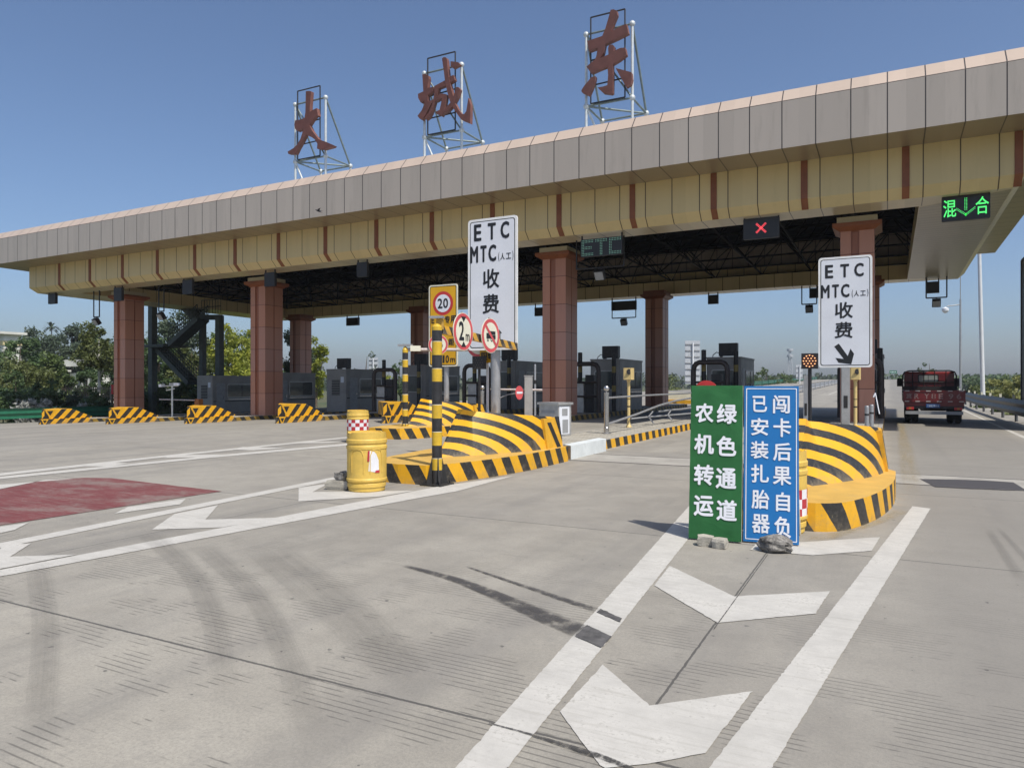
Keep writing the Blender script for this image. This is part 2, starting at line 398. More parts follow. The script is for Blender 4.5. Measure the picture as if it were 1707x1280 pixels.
foliage("reed", (0.19, 0.21, 0.06), (0.34, 0.34, 0.12))
plain("rail_grey", (0.12, 0.122, 0.125), 0.5, 0.3, var=0.3, scale=4)
ragged("rubber_mark", (0.060, 0.057, 0.057), 0.30, 0.55, streak=(9.0, 3.0), strength=0.8, blot=5.0, fade=0.08)
ragged("faint_track", (0.080, 0.077, 0.074), 0.22, 0.72, streak=(24.0, 0.8), strength=0.17, blot=0.0, fade=0.22)
plain("rubber_patch", (0.085, 0.082, 0.08), 0.75, var=0.4, scale=10, dirt=0.5, dirtcol=(0.2, 0.19, 0.18))
ragged("oil_stain", (0.055, 0.052, 0.055), 0.06, 0.26, streak=(3.0, 3.0))
ragged("yellow_dust", (0.40, 0.30, 0.13), 0.25, 0.9, streak=(3.0, 9.0), strength=0.5, blot=6.0, fade=0.15)
ragged("crack_dark", (0.05, 0.048, 0.045), 0.16, 0.36, streak=(3.0, 60.0), strength=0.85, blot=30.0)

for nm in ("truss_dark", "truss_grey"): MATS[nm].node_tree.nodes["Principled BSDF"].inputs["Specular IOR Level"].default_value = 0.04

# ------------------------------------------------------------------ mesh building
class MB:
    def __init__(s): s.v = []; s.f = []; s.uv = []; s.mi = []; s.sm = []; s.mats = []
    def mat(s, m):
        if m not in s.mats: s.mats.append(m)
        return s.mats.index(m)
    def face(s, pts, m, uv=None, smooth=False):
        i = len(s.v); s.v += [tuple(p) for p in pts]; s.f.append(tuple(range(i, i + len(pts))))
        if uv is None:
            a, b, c = Vector(pts[0]), Vector(pts[1]), Vector(pts[2])
            n = (b - a).cross(c - a)
            if abs(n.z) >= max(abs(n.x), abs(n.y)): uv = [(p[0], p[1]) for p in pts]
            elif abs(n.x) > abs(n.y): uv = [(p[1], p[2]) for p in pts]
            else: uv = [(p[0], p[2]) for p in pts]
        s.uv.append(uv); s.mi.append(s.mat(m)); s.sm.append(smooth)
    def grid(s, rows, m, close=False, smooth=True):
        """rows of points joined into quads with shared corners"""
        i0 = len(s.v); n = len(rows[0])
        for r in rows: s.v += [tuple(p) for p in r]
        k = s.mat(m)
        for a in range(len(rows) - 1):
            for b in range(n if close else n - 1):
                c = (b + 1) % n
                q = (i0 + a * n + b, i0 + a * n + c, i0 + (a + 1) * n + c, i0 + (a + 1) * n + b)
                s.f.append(q); s.mi.append(k); s.sm.append(smooth)
                s.uv.append([(b / n, a), ((b + 1) / n, a), ((b + 1) / n, a + 1), (b / n, a + 1)])
    def box(s, x0, x1, y0, y1, z0, z1, m, top=None):
        P = lambda x, y, z: (x, y, z)
        s.face([P(x0, y0, z0), P(x1, y0, z0), P(x1, y0, z1), P(x0, y0, z1)], m)
        s.face([P(x1, y0, z0), P(x1, y1, z0), P(x1, y1, z1), P(x1, y0, z1)], m)
        s.face([P(x1, y1, z0), P(x0, y1, z0), P(x0, y1, z1), P(x1, y1, z1)], m)
        s.face([P(x0, y1, z0), P(x0, y0, z0), P(x0, y0, z1), P(x0, y1, z1)], m)
        s.face([P(x0, y0, z1), P(x1, y0, z1), P(x1, y1, z1), P(x0, y1, z1)], top or m)
        s.face([P(x0, y1, z0), P(x1, y1, z0), P(x1, y0, z0), P(x0, y0, z0)], m)
    def cbox(s, c, d, m, rot=0.0):
        """box by centre and size, turned about z"""
        t = MB(); t.box(-d[0] / 2, d[0] / 2, -d[1] / 2, d[1] / 2, -d[2] / 2, d[2] / 2, m)
        s.add(t, Matrix.Translation(Vector(c)) @ Matrix.Rotation(rot, 4, 'Z'))
    def add(s, o, mtx=None):
        i = len(s.v); s.v += [tuple(mtx @ Vector(p)) if mtx else p for p in o.v]
        s.f += [tuple(j + i for j in f) for f in o.f]; s.uv += o.uv; s.sm += o.sm
        s.mi += [s.mat(o.mats[k]) for k in o.mi]
    def prism(s, poly, z0, z1, side, top=None, bottom=None, smooth=False, v0=None):
        """upright prism over a counter-clockwise outline; z0/z1 may be functions of x,y"""
        Z0 = z0 if callable(z0) else (lambda x, y: z0)
        Z1 = z1 if callable(z1) else (lambda x, y: z1)
        u = 0.0; n = len(poly)
        for i in range(n):
            a, b = poly[i], poly[(i + 1) % n]; L = math.hypot(b[0] - a[0], b[1] - a[1])
            za, zb, ta, tb = Z0(*a), Z0(*b), Z1(*a), Z1(*b)
            s.face([(*a, za), (*b, zb), (*b, tb), (*a, ta)], side, [(u, 0), (u + L, 0), (u + L, tb - zb), (u, ta - za)], smooth)
            u += L
        s.face([(*p, Z1(*p)) for p in poly], top or side)
        if bottom: s.face([(*p, Z0(*p)) for p in reversed(poly)], bottom)
    def tube(s, a, b, r, m, r2=None, n=8, caps=True):
        a, b = Vector(a), Vector(b); r2 = r if r2 is None else r2
        d = (b - a).normalized(); x = d.orthogonal().normalized(); y = d.cross(x)
        ring = lambda c, q: [c + (x * math.cos(t) + y * math.sin(t)) * q for t in [2 * math.pi * i / n for i in range(n)]]
        A, B = ring(a, r), ring(b, r2)
        s.grid([A, B], m, close=True)
        if caps: s.face(B, m); s.face(list(reversed(A)), m)
    def path(s, pts, r, m, n=8, radii=None):
        pts = [Vector(p) for p in pts]; rows = []; x = None
        for i, p in enumerate(pts):
            d = (pts[min(i + 1, len(pts) - 1)] - pts[max(i - 1, 0)]).normalized()
            if x is None: x = d.orthogonal().normalized()
            x = (x - d * x.dot(d)).normalized(); y = d.cross(x); q = radii[i] if radii else r
            rows.append([p + (x * math.cos(t) + y * math.sin(t)) * q for t in [2 * math.pi * k / n for k in range(n)]])
        s.grid(rows, m, close=True); s.face(rows[-1], m); s.face(list(reversed(rows[0])), m)
    def lathe(s, prof, m, n=24, c=(0, 0, 0), smooth=True, mats=None):
        rows = [[(c[0] + r * math.cos(2 * math.pi * i / n), c[1] + r * math.sin(2 * math.pi * i / n), c[2] + z) for i in range(n)] for r, z in prof]
        for j in range(len(rows) - 1): s.grid([rows[j], rows[j + 1]], mats[j] if mats else m, close=True, smooth=smooth)
        if prof[-1][0] > 1e-4: s.face(rows[-1], mats[-1] if mats else m)
        if prof[0][0] > 1e-4: s.face(list(reversed(rows[0])), mats[0] if mats else m)
    def ball(s, c, r, m, n=12):
        s.lathe([(r * math.sin(math.pi * k / 8) + 1e-5, -r * math.cos(math.pi * k / 8)) for k in range(9)], m, n, c)
    def plate(s, poly, frame, t, m, edge=None):
        """flat outline (2D, counter-clockwise seen from the front) given thickness t behind its face"""
        fr = [frame(x, z, 0) for x, z in poly]; bk = [frame(x, z, t) for x, z in poly]
        s.face(fr, m, [tuple(p) for p in poly]); s.face(list(reversed(bk)), edge or m)
        n = len(poly)
        for i in range(n):
            j = (i + 1) % n; s.face([fr[j], fr[i], bk[i], bk[j]], edge or m)
    def flat(s, poly, frame, off, m):
        s.face([frame(x, z, -off) for x, z in poly], m, [tuple(p) for p in poly])
    def ring2d(s, outer, inner, frame, off, m):
        n = len(outer)
        for i in range(n):
            j = (i + 1) % n
            s.face([frame(*outer[i], -off), frame(*outer[j], -off), frame(*inner[j], -off), frame(*inner[i], -off)], m)
    def char(s, ch, cx, cz, w, h, frame, off, m, bold=0.0, sx=1.0, sz=1.0):
        """a character fitted to w x h; bold fattens its strokes by that share of h (sx, sz: metres per frame unit)"""
        V, F = glyph(ch)
        r = bold * h * sz; rx, rz = r / sx, r / sz
        ds = [(0, 0)] + ([(math.cos(R(45 * k)), math.sin(R(45 * k))) for k in range(8)] if bold else [])
        for k, (dx, dz) in enumerate(ds):
            pts = [(cx + (x - 0.5) * (w - 2 * rx) + dx * rx, cz + (y - 0.5) * (h - 2 * rz) + dz * rz) for x, y in V]
            for f in F: s.face([frame(*pts[i], -off - k * 0.0003) for i in f], m)
    def build(s, name, parent=None, world=True):
        me = bpy.data.meshes.new(name)
        o0 = Vector((0, 0, 0))
        if parent is not None and world:
            p = parent
            while p is not None: o0 += p.location; p = p.parent
        V = [(p[0] - o0.x, p[1] - o0.y, p[2] - o0.z) for p in s.v] if o0.length else s.v
        me.from_pydata(V, [], s.f)
        for m in s.mats: me.materials.append(MATS[m])
        me.polygons.foreach_set("material_index", s.mi)
        me.polygons.foreach_set("use_smooth", s.sm)
        uvl = me.uv_layers.new(name="UVMap")
        flat = [c for f in s.uv for p in f for c in p]
        uvl.data.foreach_set("uv", flat)
        me.update()
        o = bpy.data.objects.new(name, me); COL.objects.link(o)
        if parent is not None: o.parent = parent
        return o

_G = {}
def glyph(ch):
    """outline of a character from the built-in font, fitted to the unit square: (points, triangles)"""
    key = ch
    if key in _G: return _G[key]
    c = bpy.data.curves.new("glyph", 'FONT'); c.body = ch; c.size = 1; c.resolution_u = 3
    o = bpy.data.objects.new("glyph", c); COL.objects.link(o)
    dg = bpy.context.evaluated_depsgraph_get(); dg.update()
    me = bpy.data.meshes.new_from_object(o.evaluated_get(dg))
    xs = [v.co.x for v in me.vertices]; ys = [v.co.y for v in me.vertices]
    x0, x1, y0, y1 = min(xs), max(xs), min(ys), max(ys)
    V = [((v.co.x - x0) / (x1 - x0), (v.co.y - y0) / (y1 - y0)) for v in me.vertices]
    F = [tuple(p.vertices) for p in me.polygons]
    bpy.data.objects.remove(o); bpy.data.curves.remove(c); bpy.data.meshes.remove(me)
    _G[key] = (V, F)
    return _G[key]

def rrect(x0, x1, z0, z1, r, n=5):
    P = []
    for cx, cz, a0 in ((x1 - r, z0 + r, -90), (x1 - r, z1 - r, 0), (x0 + r, z1 - r, 90), (x0 + r, z0 + r, 180)):
        for i in range(n + 1):
            a = R(a0 + 90 * i / n); P.append((cx + r * math.cos(a), cz + r * math.sin(a)))
    return P
def circle(cx, cz, r, n=32): return [(cx + r * math.cos(2 * math.pi * i / n), cz + r * math.sin(2 * math.pi * i / n)) for i in range(n)]
def facing(o, rz=0.0, lean=0.0):
    """frame of a board standing at o: x to the right, z up, depth away from its face; rz turns it, lean tips it back"""
    o = Vector(o); M = Matrix.Rotation(rz, 3, 'Z') @ Matrix.Rotation(-lean, 3, 'X')
    return lambda x, z, d: o + M @ Vector((x, d, z))

def tag(o, label=None, cat=None, group=None, kind=None):
    for k, v in (("label", label), ("category", cat), ("group", group), ("kind", kind)):
        if v: o[k] = v
    return o
def thing(name, label, cat, loc=(0, 0, 0), group=None, rz=0.0):
    o = bpy.data.objects.new(name, None); COL.objects.link(o); o.location = loc; o.rotation_euler = (0, 0, rz)
    return tag(o, label, cat, group)
def kids(o): return [c for c in COL.objects if c.parent == o]
def copy_thing(src, loc, label, group=None, rz=None, scale=None):
    tree = kids(src)
    c = src.copy(); COL.objects.link(c); c.location = loc; c["label"] = label
    if group: c["group"] = group
    if rz is not None: c.rotation_euler = (0, 0, rz)
    if scale is not None: c.scale = scale
    for a in tree:
        sub = kids(a)
        b = a.copy(); COL.objects.link(b); b.parent = c
        for d in sub:
            e = d.copy(); COL.objects.link(e); e.parent = b
    return c

# ------------------------------------------------------------------ setting: ground, plaza, far road
def sheet(rows, m, name, kind='structure', parent=None):
    b = MB(); b.grid(rows, m, smooth=False); o = b.build(name, parent)
    if kind and parent is None: o["kind"] = kind
    return o
def far_rise(y): return 0.0 if y < 60 else 0.0155 * (min(y, 250) - 60)

b = MB(); S = 1500
b.grid([[(-S + i * S / 6, -S + j * S / 6, -1.35) for i in range(13)] for j in range(13)], "grassland", smooth=False)
tag(b.build("ground"), kind='structure')
b = MB(); XS = [-47.5, -40, -32, -24, -18.2, -12, -6, 0, 5.6]
YS = [-45, -20, 0, 12, 24, 36, 50]
b.grid([[(x, y, ground_z(x)) for x in XS] for y in YS], "road_concrete", smooth=False)
road = tag(b.build("road"), kind='structure')
b = MB(); rows = []
for y, xl in ((50, -47.5), (80, -34), (110, -24), (150, -21), (200, -21), (250, -21), (300, -21), (420, -21)):
    z = far_rise(y) if y <= 250 else far_rise(250) - 0.012 * (y - 250)
    k = max(0.0, (80 - y) / 30)
    rows.append([(xl + (5.6 - xl) * i / 6, y, z + k * ground_z(xl + (5.6 - xl) * i / 6)) for i in range(7)])
b.grid(rows, "road_concrete", smooth=False)
tag(b.build("highway"), kind='structure')
b = MB()                                                           # grassy shoulders falling from the road's edges to the plain
e = [(-47.5, -45, ground_z(-47.5)), (-47.5, 50, ground_z(-47.5))] + [r[0] for r in rows[1:]]
b.grid([[(p[0] - 14, p[1], -1.4) for p in e], [(p[0], p[1], p[2] - 0.03) for p in e]], "grassland", smooth=False)
e = [(5.6, -45, 0), (5.6, 50, 0)] + [r[-1] for r in rows[1:]]
b.grid([[(p[0], p[1], p[2] - 0.03) for p in e], [(p[0] + 9, p[1], -1.4) for p in e]], "grassland", smooth=False)
tag(b.build("verge"), kind='structure')

_lay = [0.0]
def paint(name, pts, m="road_paint", lift=0.004, rag=0.0018):
    """a flat painted or stained patch with slightly ragged edges, laid on the road"""
    _lay[0] += 0.0001; lift += _lay[0]
    b = MB(); P0 = [at_z(*p) for p in pts]; P = []
    rnd = random.Random(int(abs(pts[0][0] * 7 + pts[1][1] * 13)))
    for i, p in enumerate(P0):
        q = P0[(i + 1) % len(P0)]; L = (q - p).length; n = max(1, min(500, int(L / 0.03)))
        for j in range(n):
            c = p.lerp(q, j / n); r = rag * min(1.0, L * 2)
            P.append((c.x + rnd.gauss(0, r), c.y + rnd.gauss(0, r), ground_z(c.x) + lift))
    if sum((P[i][0] * P[(i + 1) % len(P)][1] - P[(i + 1) % len(P)][0] * P[i][1]) for i in range(len(P))) < 0: P.reverse()
    b.face(P, m); return b.build(name, road)
def ribbon(name, pts, m, lift=0.006):
    _lay[0] += 0.00008; lift = max(min(lift, 0.0055), 0.0045 + _lay[0])
    """pts: (px, py, width in metres) along the mark"""
    b = MB(); Q = [(at_z(p[0], p[1]), p[2]) for p in pts]; u = 0.0; rows = []
    fine = []
    for i in range(len(Q) - 1):
        for k in range(6):
            t = k / 6
            fine.append((Q[i][0].lerp(Q[i + 1][0], t), Q[i][1] + (Q[i + 1][1] - Q[i][1]) * t))
    fine.append(Q[-1])
    # smooth the path a little
    P = [f[0] for f in fine]
    for _ in range(5): P = [P[0]] + [(P[i - 1] + P[i] * 2 + P[i + 1]) / 4 for i in range(1, len(P) - 1)] + [P[-1]]
    uvs = []
    for i, p in enumerate(P):
        d = (P[min(i + 1, len(P) - 1)] - P[max(i - 1, 0)]).normalized(); n = Vector((-d.y, d.x, 0))
        if i: u += (p - P[i - 1]).length
        w = fine[i][1] / 2
        rows.append((p + n * w, p - n * w)); uvs.append(u)
    uvs = [q / max(u, 1e-6) for q in uvs]
    for i in range(len(rows) - 1):
        z = lambda p: (p.x, p.y, ground_z(p.x) + lift)
        b.face([z(rows[i][0]), z(rows[i][1]), z(rows[i + 1][1]), z(rows[i + 1][0])], m, [(0, uvs[i]), (1, uvs[i]), (1, uvs[i + 1]), (0, uvs[i + 1])])
    return b.build(name, road)

# gore in front of the nearest island on the right
paint("gore_line", [(759.4, 1280), (846, 1280), (1146, 900), (1190, 850), (1158, 835), (1147.4, 845)])
paint("gore_line", [(1182.6, 1280), (1287, 1280), (1551, 848), (1521, 844)])
paint("gore_line", [(759.4, 1280), (660, 1400), (758, 1400), (846, 1280)])
paint("gore_line", [(1182.6, 1280), (1098, 1400), (1214, 1400), (1287, 1280)])
z5 = lambda x, y: (700 + x / 1.985, 800 + y / 1.985)
paint("chevron", [z5(605, 612), z5(760, 748), z5(1100, 700), z5(945, 905), z5(760, 940), z5(612, 955), z5(595, 945), z5(530, 860), z5(463, 768)])
paint("chevron", [z5(826, 285), z5(1040, 386), z5(1357, 369), z5(1310, 443), z5(985, 474), z5(775, 350)])
paint("chevron", [z5(1120, 205), z5(1270, 206), z5(1522, 190), z5(1495, 235), z5(1300, 250), z5(1092, 232)])
# gore in front of the second island
paint("gore_line", [(0, 905.6), (575.7, 791.7), (561, 800), (0, 914)])
paint("gore_line", [(0, 905.6), (0, 914), (-300, 975), (-300, 962)])
paint("gore_line", [(0, 950.6), (735, 810.5), (858, 793), (762, 819), (700, 830), (0, 961.5)])
paint("gore_line", [(0, 950.6), (0, 961.5), (-300, 1022), (-300, 1006)])
z4 = lambda x, y: (x / 2.371, 720 + y / 2.371)
paint("chevron", [z4(600, 387), z4(690, 325), z4(862, 290), z4(812, 347), z4(1090, 340), z4(880, 378)])
paint("chevron", [z4(-40, 500), z4(20, 447), z4(122, 442), z4(40, 494), z4(305, 485), z4(0, 542), z4(-80, 552)])
paint("chevron", [z4(1180, 221), z4(1300, 205), z4(1235, 238), z4(1640, 233), z4(1500, 256), z4(1180, 275)])
paint("red_patch", [z4(-300, 430), z4(-300, 268), z4(0, 228), z4(180, 190), z4(330, 182), z4(440, 183), z4(875, 235), z4(0, 370)], "red_paint", 0.004)
paint("lane_line", [z4(-300, 262), z4(0, 209), z4(290, 186), z4(180, 190), z4(0, 226), z4(-300, 266)])
paint("lane_line", [z4(452, 324), z4(505, 298), z4(735, 265), z4(712, 287)])
paint("lane_line", [z4(-120, 402), z4(0, 376), z4(112, 360), z4(58, 388), z4(-120, 428)])
# hatched taper in front of the third island
paint("gore_line", [z4(-200, 190), z4(0, 164), z4(700, 88), z4(1372, 20), z4(1372, 25), z4(700, 95), z4(0, 174), z4(-200, 200)])
paint("gore_line", [z4(-200, 198), z4(0, 178), z4(830, 95), z4(1372, 46), z4(1372, 54), z4(830, 103), z4(0, 187), z4(-200, 212)])
paint("chevron", [z4(300, 136), z4(430, 122), z4(515, 124), z4(420, 137)])
paint("chevron", [z4(640, 104), z4(700, 92), z4(945, 89), z4(830, 99)])
paint("chevron", [z4(905, 70), z4(960, 60), z4(1135, 64), z4(1000, 73)])
paint("chevron", [z4(1130, 46), z4(1180, 39), z4(1370, 38), z4(1300, 44)])
# white edge line of the outer lane
b = MB()
ex = [(3.35, -20), (3.42, 10), (3.47, 25.5), (3.62, 36), (3.9, 51)]
b.grid([[(x - 0.075, y, 0.004) for x, y in ex], [(x + 0.075, y, 0.004) for x, y in ex]], "road_paint", smooth=False); b.build("edge_line", road)
# pale strips across the lanes with a dark wet patch
b = MB(); b.box(-0.05, 5.5, 12.75, 14.15, -0.05, 0.004, "kerb_stone"); b.build("concrete_strip", road)
for x0, x1, ys in ((-0.05, 5.5, (12.75, 14.15)), (-5.85, -2.0, (13.6, 15.0))):
    for y in ys:
        b = MB(); b.box(x0, x1, y - .018, y + .018, -0.05, 0.007, "rubber_patch"); b.build("strip_joint", road)
b = MB(); b.box(-5.85, -2.0, 13.6, 15.0, -0.05, 0.004, "kerb_stone"); b.build("concrete_strip", road)
ribbon("stain", [(1545, 805, 1.1), (1600, 807, 1.25), (1660, 809, 1.3), (1700, 811, 1.1)], "oil_stain", 0.010)
ribbon("skid_mark", [(668, 942, .09), (760, 965, .17), (850, 1003, .25), (930, 1037, .32), (985, 1060, .32)], "rubber_mark")
ribbon("skid_mark", [(775, 944, .04), (905, 988, .10), (1005, 1021, .13)], "rubber_mark", 0.008)
paint("rubber_patch", [z5(552, 482), z5(634, 520), z5(602, 558), z5(514, 520)], "rubber_patch", 0.0055, .006)
paint("rubber_patch", [z5(597, 429), z5(669, 461), z5(661, 473), z5(585, 440)], "rubber_patch", 0.0055, .006)
for q in ([(235, 880, .4), (330, 960, .32), (365, 1060, .24), (380, 1200, .2)], [(318, 896, .4), (430, 990, .32), (492, 1120, .26), (535, 1290, .2)],
          [(430, 905, .7), (560, 1005, .7), (655, 1105, .5), (745, 1195, .35)], [(60, 930, .3), (80, 1050, .25), (60, 1270, .2)],
          [(1645, 880, .12), (1672, 920, .14), (1707, 975, .15)], [(1662, 878, .08), (1700, 920, .1), (1740, 965, .1)],):
    ribbon("tyre_track", q, "faint_track", 0.005)
for q in ([(815, 1207, .012), (880, 1224, .02), (1000, 1262, .05), (1070, 1290, .03)], [(1280, 925, .008), (1190, 1050, .010)]):
    ribbon("crack", q, "crack_dark", 0.008)
ribbon("dust", [(1500, 700, .5), (1512, 760, .5), (1522, 830, .45)], "yellow_dust", 0.009)
ribbon("dust", [(1340, 905, .35), (1430, 882, .3), (1510, 850, .3)], "yellow_dust", 0.009)
ribbon("dust", [(660, 815, .3), (760, 806, .25), (930, 775, .25)], "yellow_dust", 0.009)

# ------------------------------------------------------------------ the toll canopy
FX0, FX1, FY0, FY1 = -48.9, 5.2, 24.3, 47.9          # outer fascia
CX0, CX1, CY0, CY1 = -47.3, 3.62, 25.9, 46.3         # cream band below it
LX0, LX1, LY0, LY1 = -44.5, 0.87, 27.45, 44.75       # opening in the soffit
def rect(x0, x1, y0, y1, h): return [(x0, y0, h), (x1, y0, h), (x1, y1, h), (x0, y1, h)]
def inset(x0, x1, y0, y1, d): return (x0 + d, x1 - d, y0 + d, y1 - d)
def band(b, A, B, m, corner=True):
    """ring of sheets between two rectangles (A outer or lower first)"""
    for i in range(4):
        j = (i + 1) % 4
        p, q, r, s = A[i], A[j], B[j], B[i]
        P = [Vector((v[0], v[1], roof_z(v[2], v[0], v[1]))) for v in (p, q, r, s)]
        k = 0 if i in (0, 2) else 1
        b.face(P, m, [(v[k], v[2] + v[1 - k]) for v in (p, q, r, s)])
canopy = thing("toll_canopy", "long flat toll plaza roof with grey fascia, cream underband and red brown columns", "toll canopy", (-21.8, 36, 0))
c0 = rect(*inset(FX0, FX1, FY0, FY1, 0.42), 9.72); c1 = rect(FX0, FX1, FY0, FY1, 9.215); c2 = rect(FX0, FX1, FY0, FY1, 7.73)
c3 = rect(CX0, CX1, CY0, CY1, 7.73); c4 = rect(CX0, CX1, CY0, CY1, 6.46); c5 = rect(*inset(CX0, CX1, CY0, CY1, 0.32), 6.15)
c6 = rect(LX0, LX1, LY0, LY1, 6.15); c7 = rect(LX0, LX1, LY0, LY1, 6.95)
c1b = rect(FX0 + .012, FX1 - .012, FY0 + .012, FY1 - .012, 9.245)
b = MB(); band(b, c1b, c0, "fascia_cap"); b.build("roof_cap", canopy)
b = MB(); band(b, c1, c1b, "joint_dark"); b.build("cap_joint", canopy)
b = MB(); band(b, c2, c1, "fascia_sheet"); b.build("fascia", canopy)
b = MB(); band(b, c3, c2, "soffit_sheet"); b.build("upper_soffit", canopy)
b = MB(); band(b, c4, c3, "cream_sheet"); band(b, c5, c4, "cream_sheet"); b.build("cream_band", canopy)
b = MB(); band(b, c6, c5, "lip_sheet")
b.build("soffit_lip", canopy)
b = MB()
q = [(LX1 + 0.02, CY0 + 1.7), (CX1 - 0.34, CY0 + 0.5), (CX1 - 0.34, CY1 - 0.4), (LX1 + 0.02, CY1 - 1.7)]
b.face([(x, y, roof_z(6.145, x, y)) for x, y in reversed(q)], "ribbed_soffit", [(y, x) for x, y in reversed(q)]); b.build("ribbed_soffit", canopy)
b = MB(); band(b, c6, c7, "cream_sheet"); b.build("inner_upstand", canopy)
b = MB()
r7 = rect(*inset(FX0, FX1, FY0, FY1, 0.42), 9.72); b.face([(v[0], v[1], roof_z(v[2], v[0], v[1])) for v in r7], "steel_grey_paint"); b.build("roof_deck", canopy)
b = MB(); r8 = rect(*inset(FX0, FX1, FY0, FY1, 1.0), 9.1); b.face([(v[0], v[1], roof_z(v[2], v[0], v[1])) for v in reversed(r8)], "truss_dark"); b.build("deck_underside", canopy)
# space frame inside
b = MB()
nx, ny = 17, 6
gx = [LX0 - 0.6 + i * (LX1 - LX0 + 1.2) / nx for i in range(nx + 1)]; gy = [LY0 - 0.6 + j * (LY1 - LY0 + 1.2) / ny for j in range(ny + 1)]
P = lambda x, y, h: (x, y, roof_z(h, x, y))
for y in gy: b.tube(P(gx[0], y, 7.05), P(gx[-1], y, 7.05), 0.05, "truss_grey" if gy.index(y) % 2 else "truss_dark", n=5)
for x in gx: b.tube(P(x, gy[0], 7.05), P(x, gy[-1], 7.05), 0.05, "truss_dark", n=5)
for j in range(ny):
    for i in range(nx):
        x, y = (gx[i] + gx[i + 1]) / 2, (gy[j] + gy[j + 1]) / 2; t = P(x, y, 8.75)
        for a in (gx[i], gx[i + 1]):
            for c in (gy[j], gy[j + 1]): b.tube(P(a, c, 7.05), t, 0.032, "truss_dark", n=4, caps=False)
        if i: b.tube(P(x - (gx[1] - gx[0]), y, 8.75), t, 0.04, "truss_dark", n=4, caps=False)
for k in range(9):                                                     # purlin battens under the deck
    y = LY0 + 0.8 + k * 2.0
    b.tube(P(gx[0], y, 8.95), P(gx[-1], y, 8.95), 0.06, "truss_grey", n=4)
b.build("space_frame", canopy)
# brown vertical trims on the cream band
for k in range(-17, 2):
    x = 0.46 + 2.975 * k if k < 1 else 3.40
    if x < CX0 + 0.3: continue
    b = MB(); w = 0.105
    for (ya, ha), (yb, hb) in (((CY0, 7.72), (CY0, 6.46)), ((CY0, 6.46), (CY0 + 0.32, 6.15))):
        A = [(x - w, ya - 0.03, roof_z(ha, x, ya)), (x - w, yb - 0.03, roof_z(hb, x, yb)), (x + w, yb - 0.03, roof_z(hb, x, yb)), (x + w, ya - 0.03, roof_z(ha, x, ya))]
        b.face(A, "trim_brown")
        for s in (-1, 1):
            e = [(x + s * w, ya - 0.03, roof_z(ha, x, ya)), (x + s * w, yb - 0.03, roof_z(hb, x, yb)), (x + s * w, yb + 0.01, roof_z(hb, x, yb)), (x + s * w, ya + 0.01, roof_z(ha, x, ya))]
            b.face(e if s < 0 else e[::-1], "trim_brown")
    b.build("brown_trim", canopy)
# columns
COLX = [-41.6, -29.95, -12.6, -1.0]
for cy in (28.62, 43.3):
    for cx in COLX:
        zb = ground_z(cx) + 0.2; w, d, g = 0.54, 0.63, 0.07
        zt = roof_z(5.70, cx, cy)
        out = [(cx - w, cy - d), (cx - 0.19, cy - d), (cx - 0.19, cy - d + g), (cx + 0.07, cy - d + g), (cx + 0.07, cy - d), (cx + w, cy - d),
               (cx + w, cy - 0.03), (cx + w - g, cy - 0.03), (cx + w - g, cy + 0.03), (cx + w, cy + 0.03), (cx + w, cy + d), (cx - w, cy + d)]
        b = MB(); b.prism(out, zb, zt, "column_sheet", smooth=False)
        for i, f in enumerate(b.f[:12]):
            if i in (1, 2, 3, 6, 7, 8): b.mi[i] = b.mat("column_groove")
        col = b.build("column", canopy)
        b = MB()
        t1, t2, t3, t4 = roof_z(5.66, cx, cy), roof_z(5.80, cx, cy), roof_z(5.93, cx, cy), roof_z(6.148, cx, cy)
        sq = lambda a, c, z: [(cx - a, cy - c, z), (cx + a, cy - c, z), (cx + a, cy + c, z), (cx - a, cy + c, z)]
        b.grid([sq(w + 0.02, d + 0.02, t1), sq(w + 0.24, d + 0.24, t2), sq(w + 0.24, d + 0.24, t3)], "trim_brown", close=True, smooth=False)
        b.face(sq(w + 0.24, d + 0.24, t3), "trim_brown"); b.grid([sq(w + 0.1, d + 0.1, t3), sq(w + 0.1, d + 0.1, t4)], "lip_sheet" if cy < 40 else "trim_brown", close=True, smooth=False)
        b.face(list(reversed(sq(w + 0.02, d + 0.02, t1))), "trim_brown")
        b.build("capital", col)

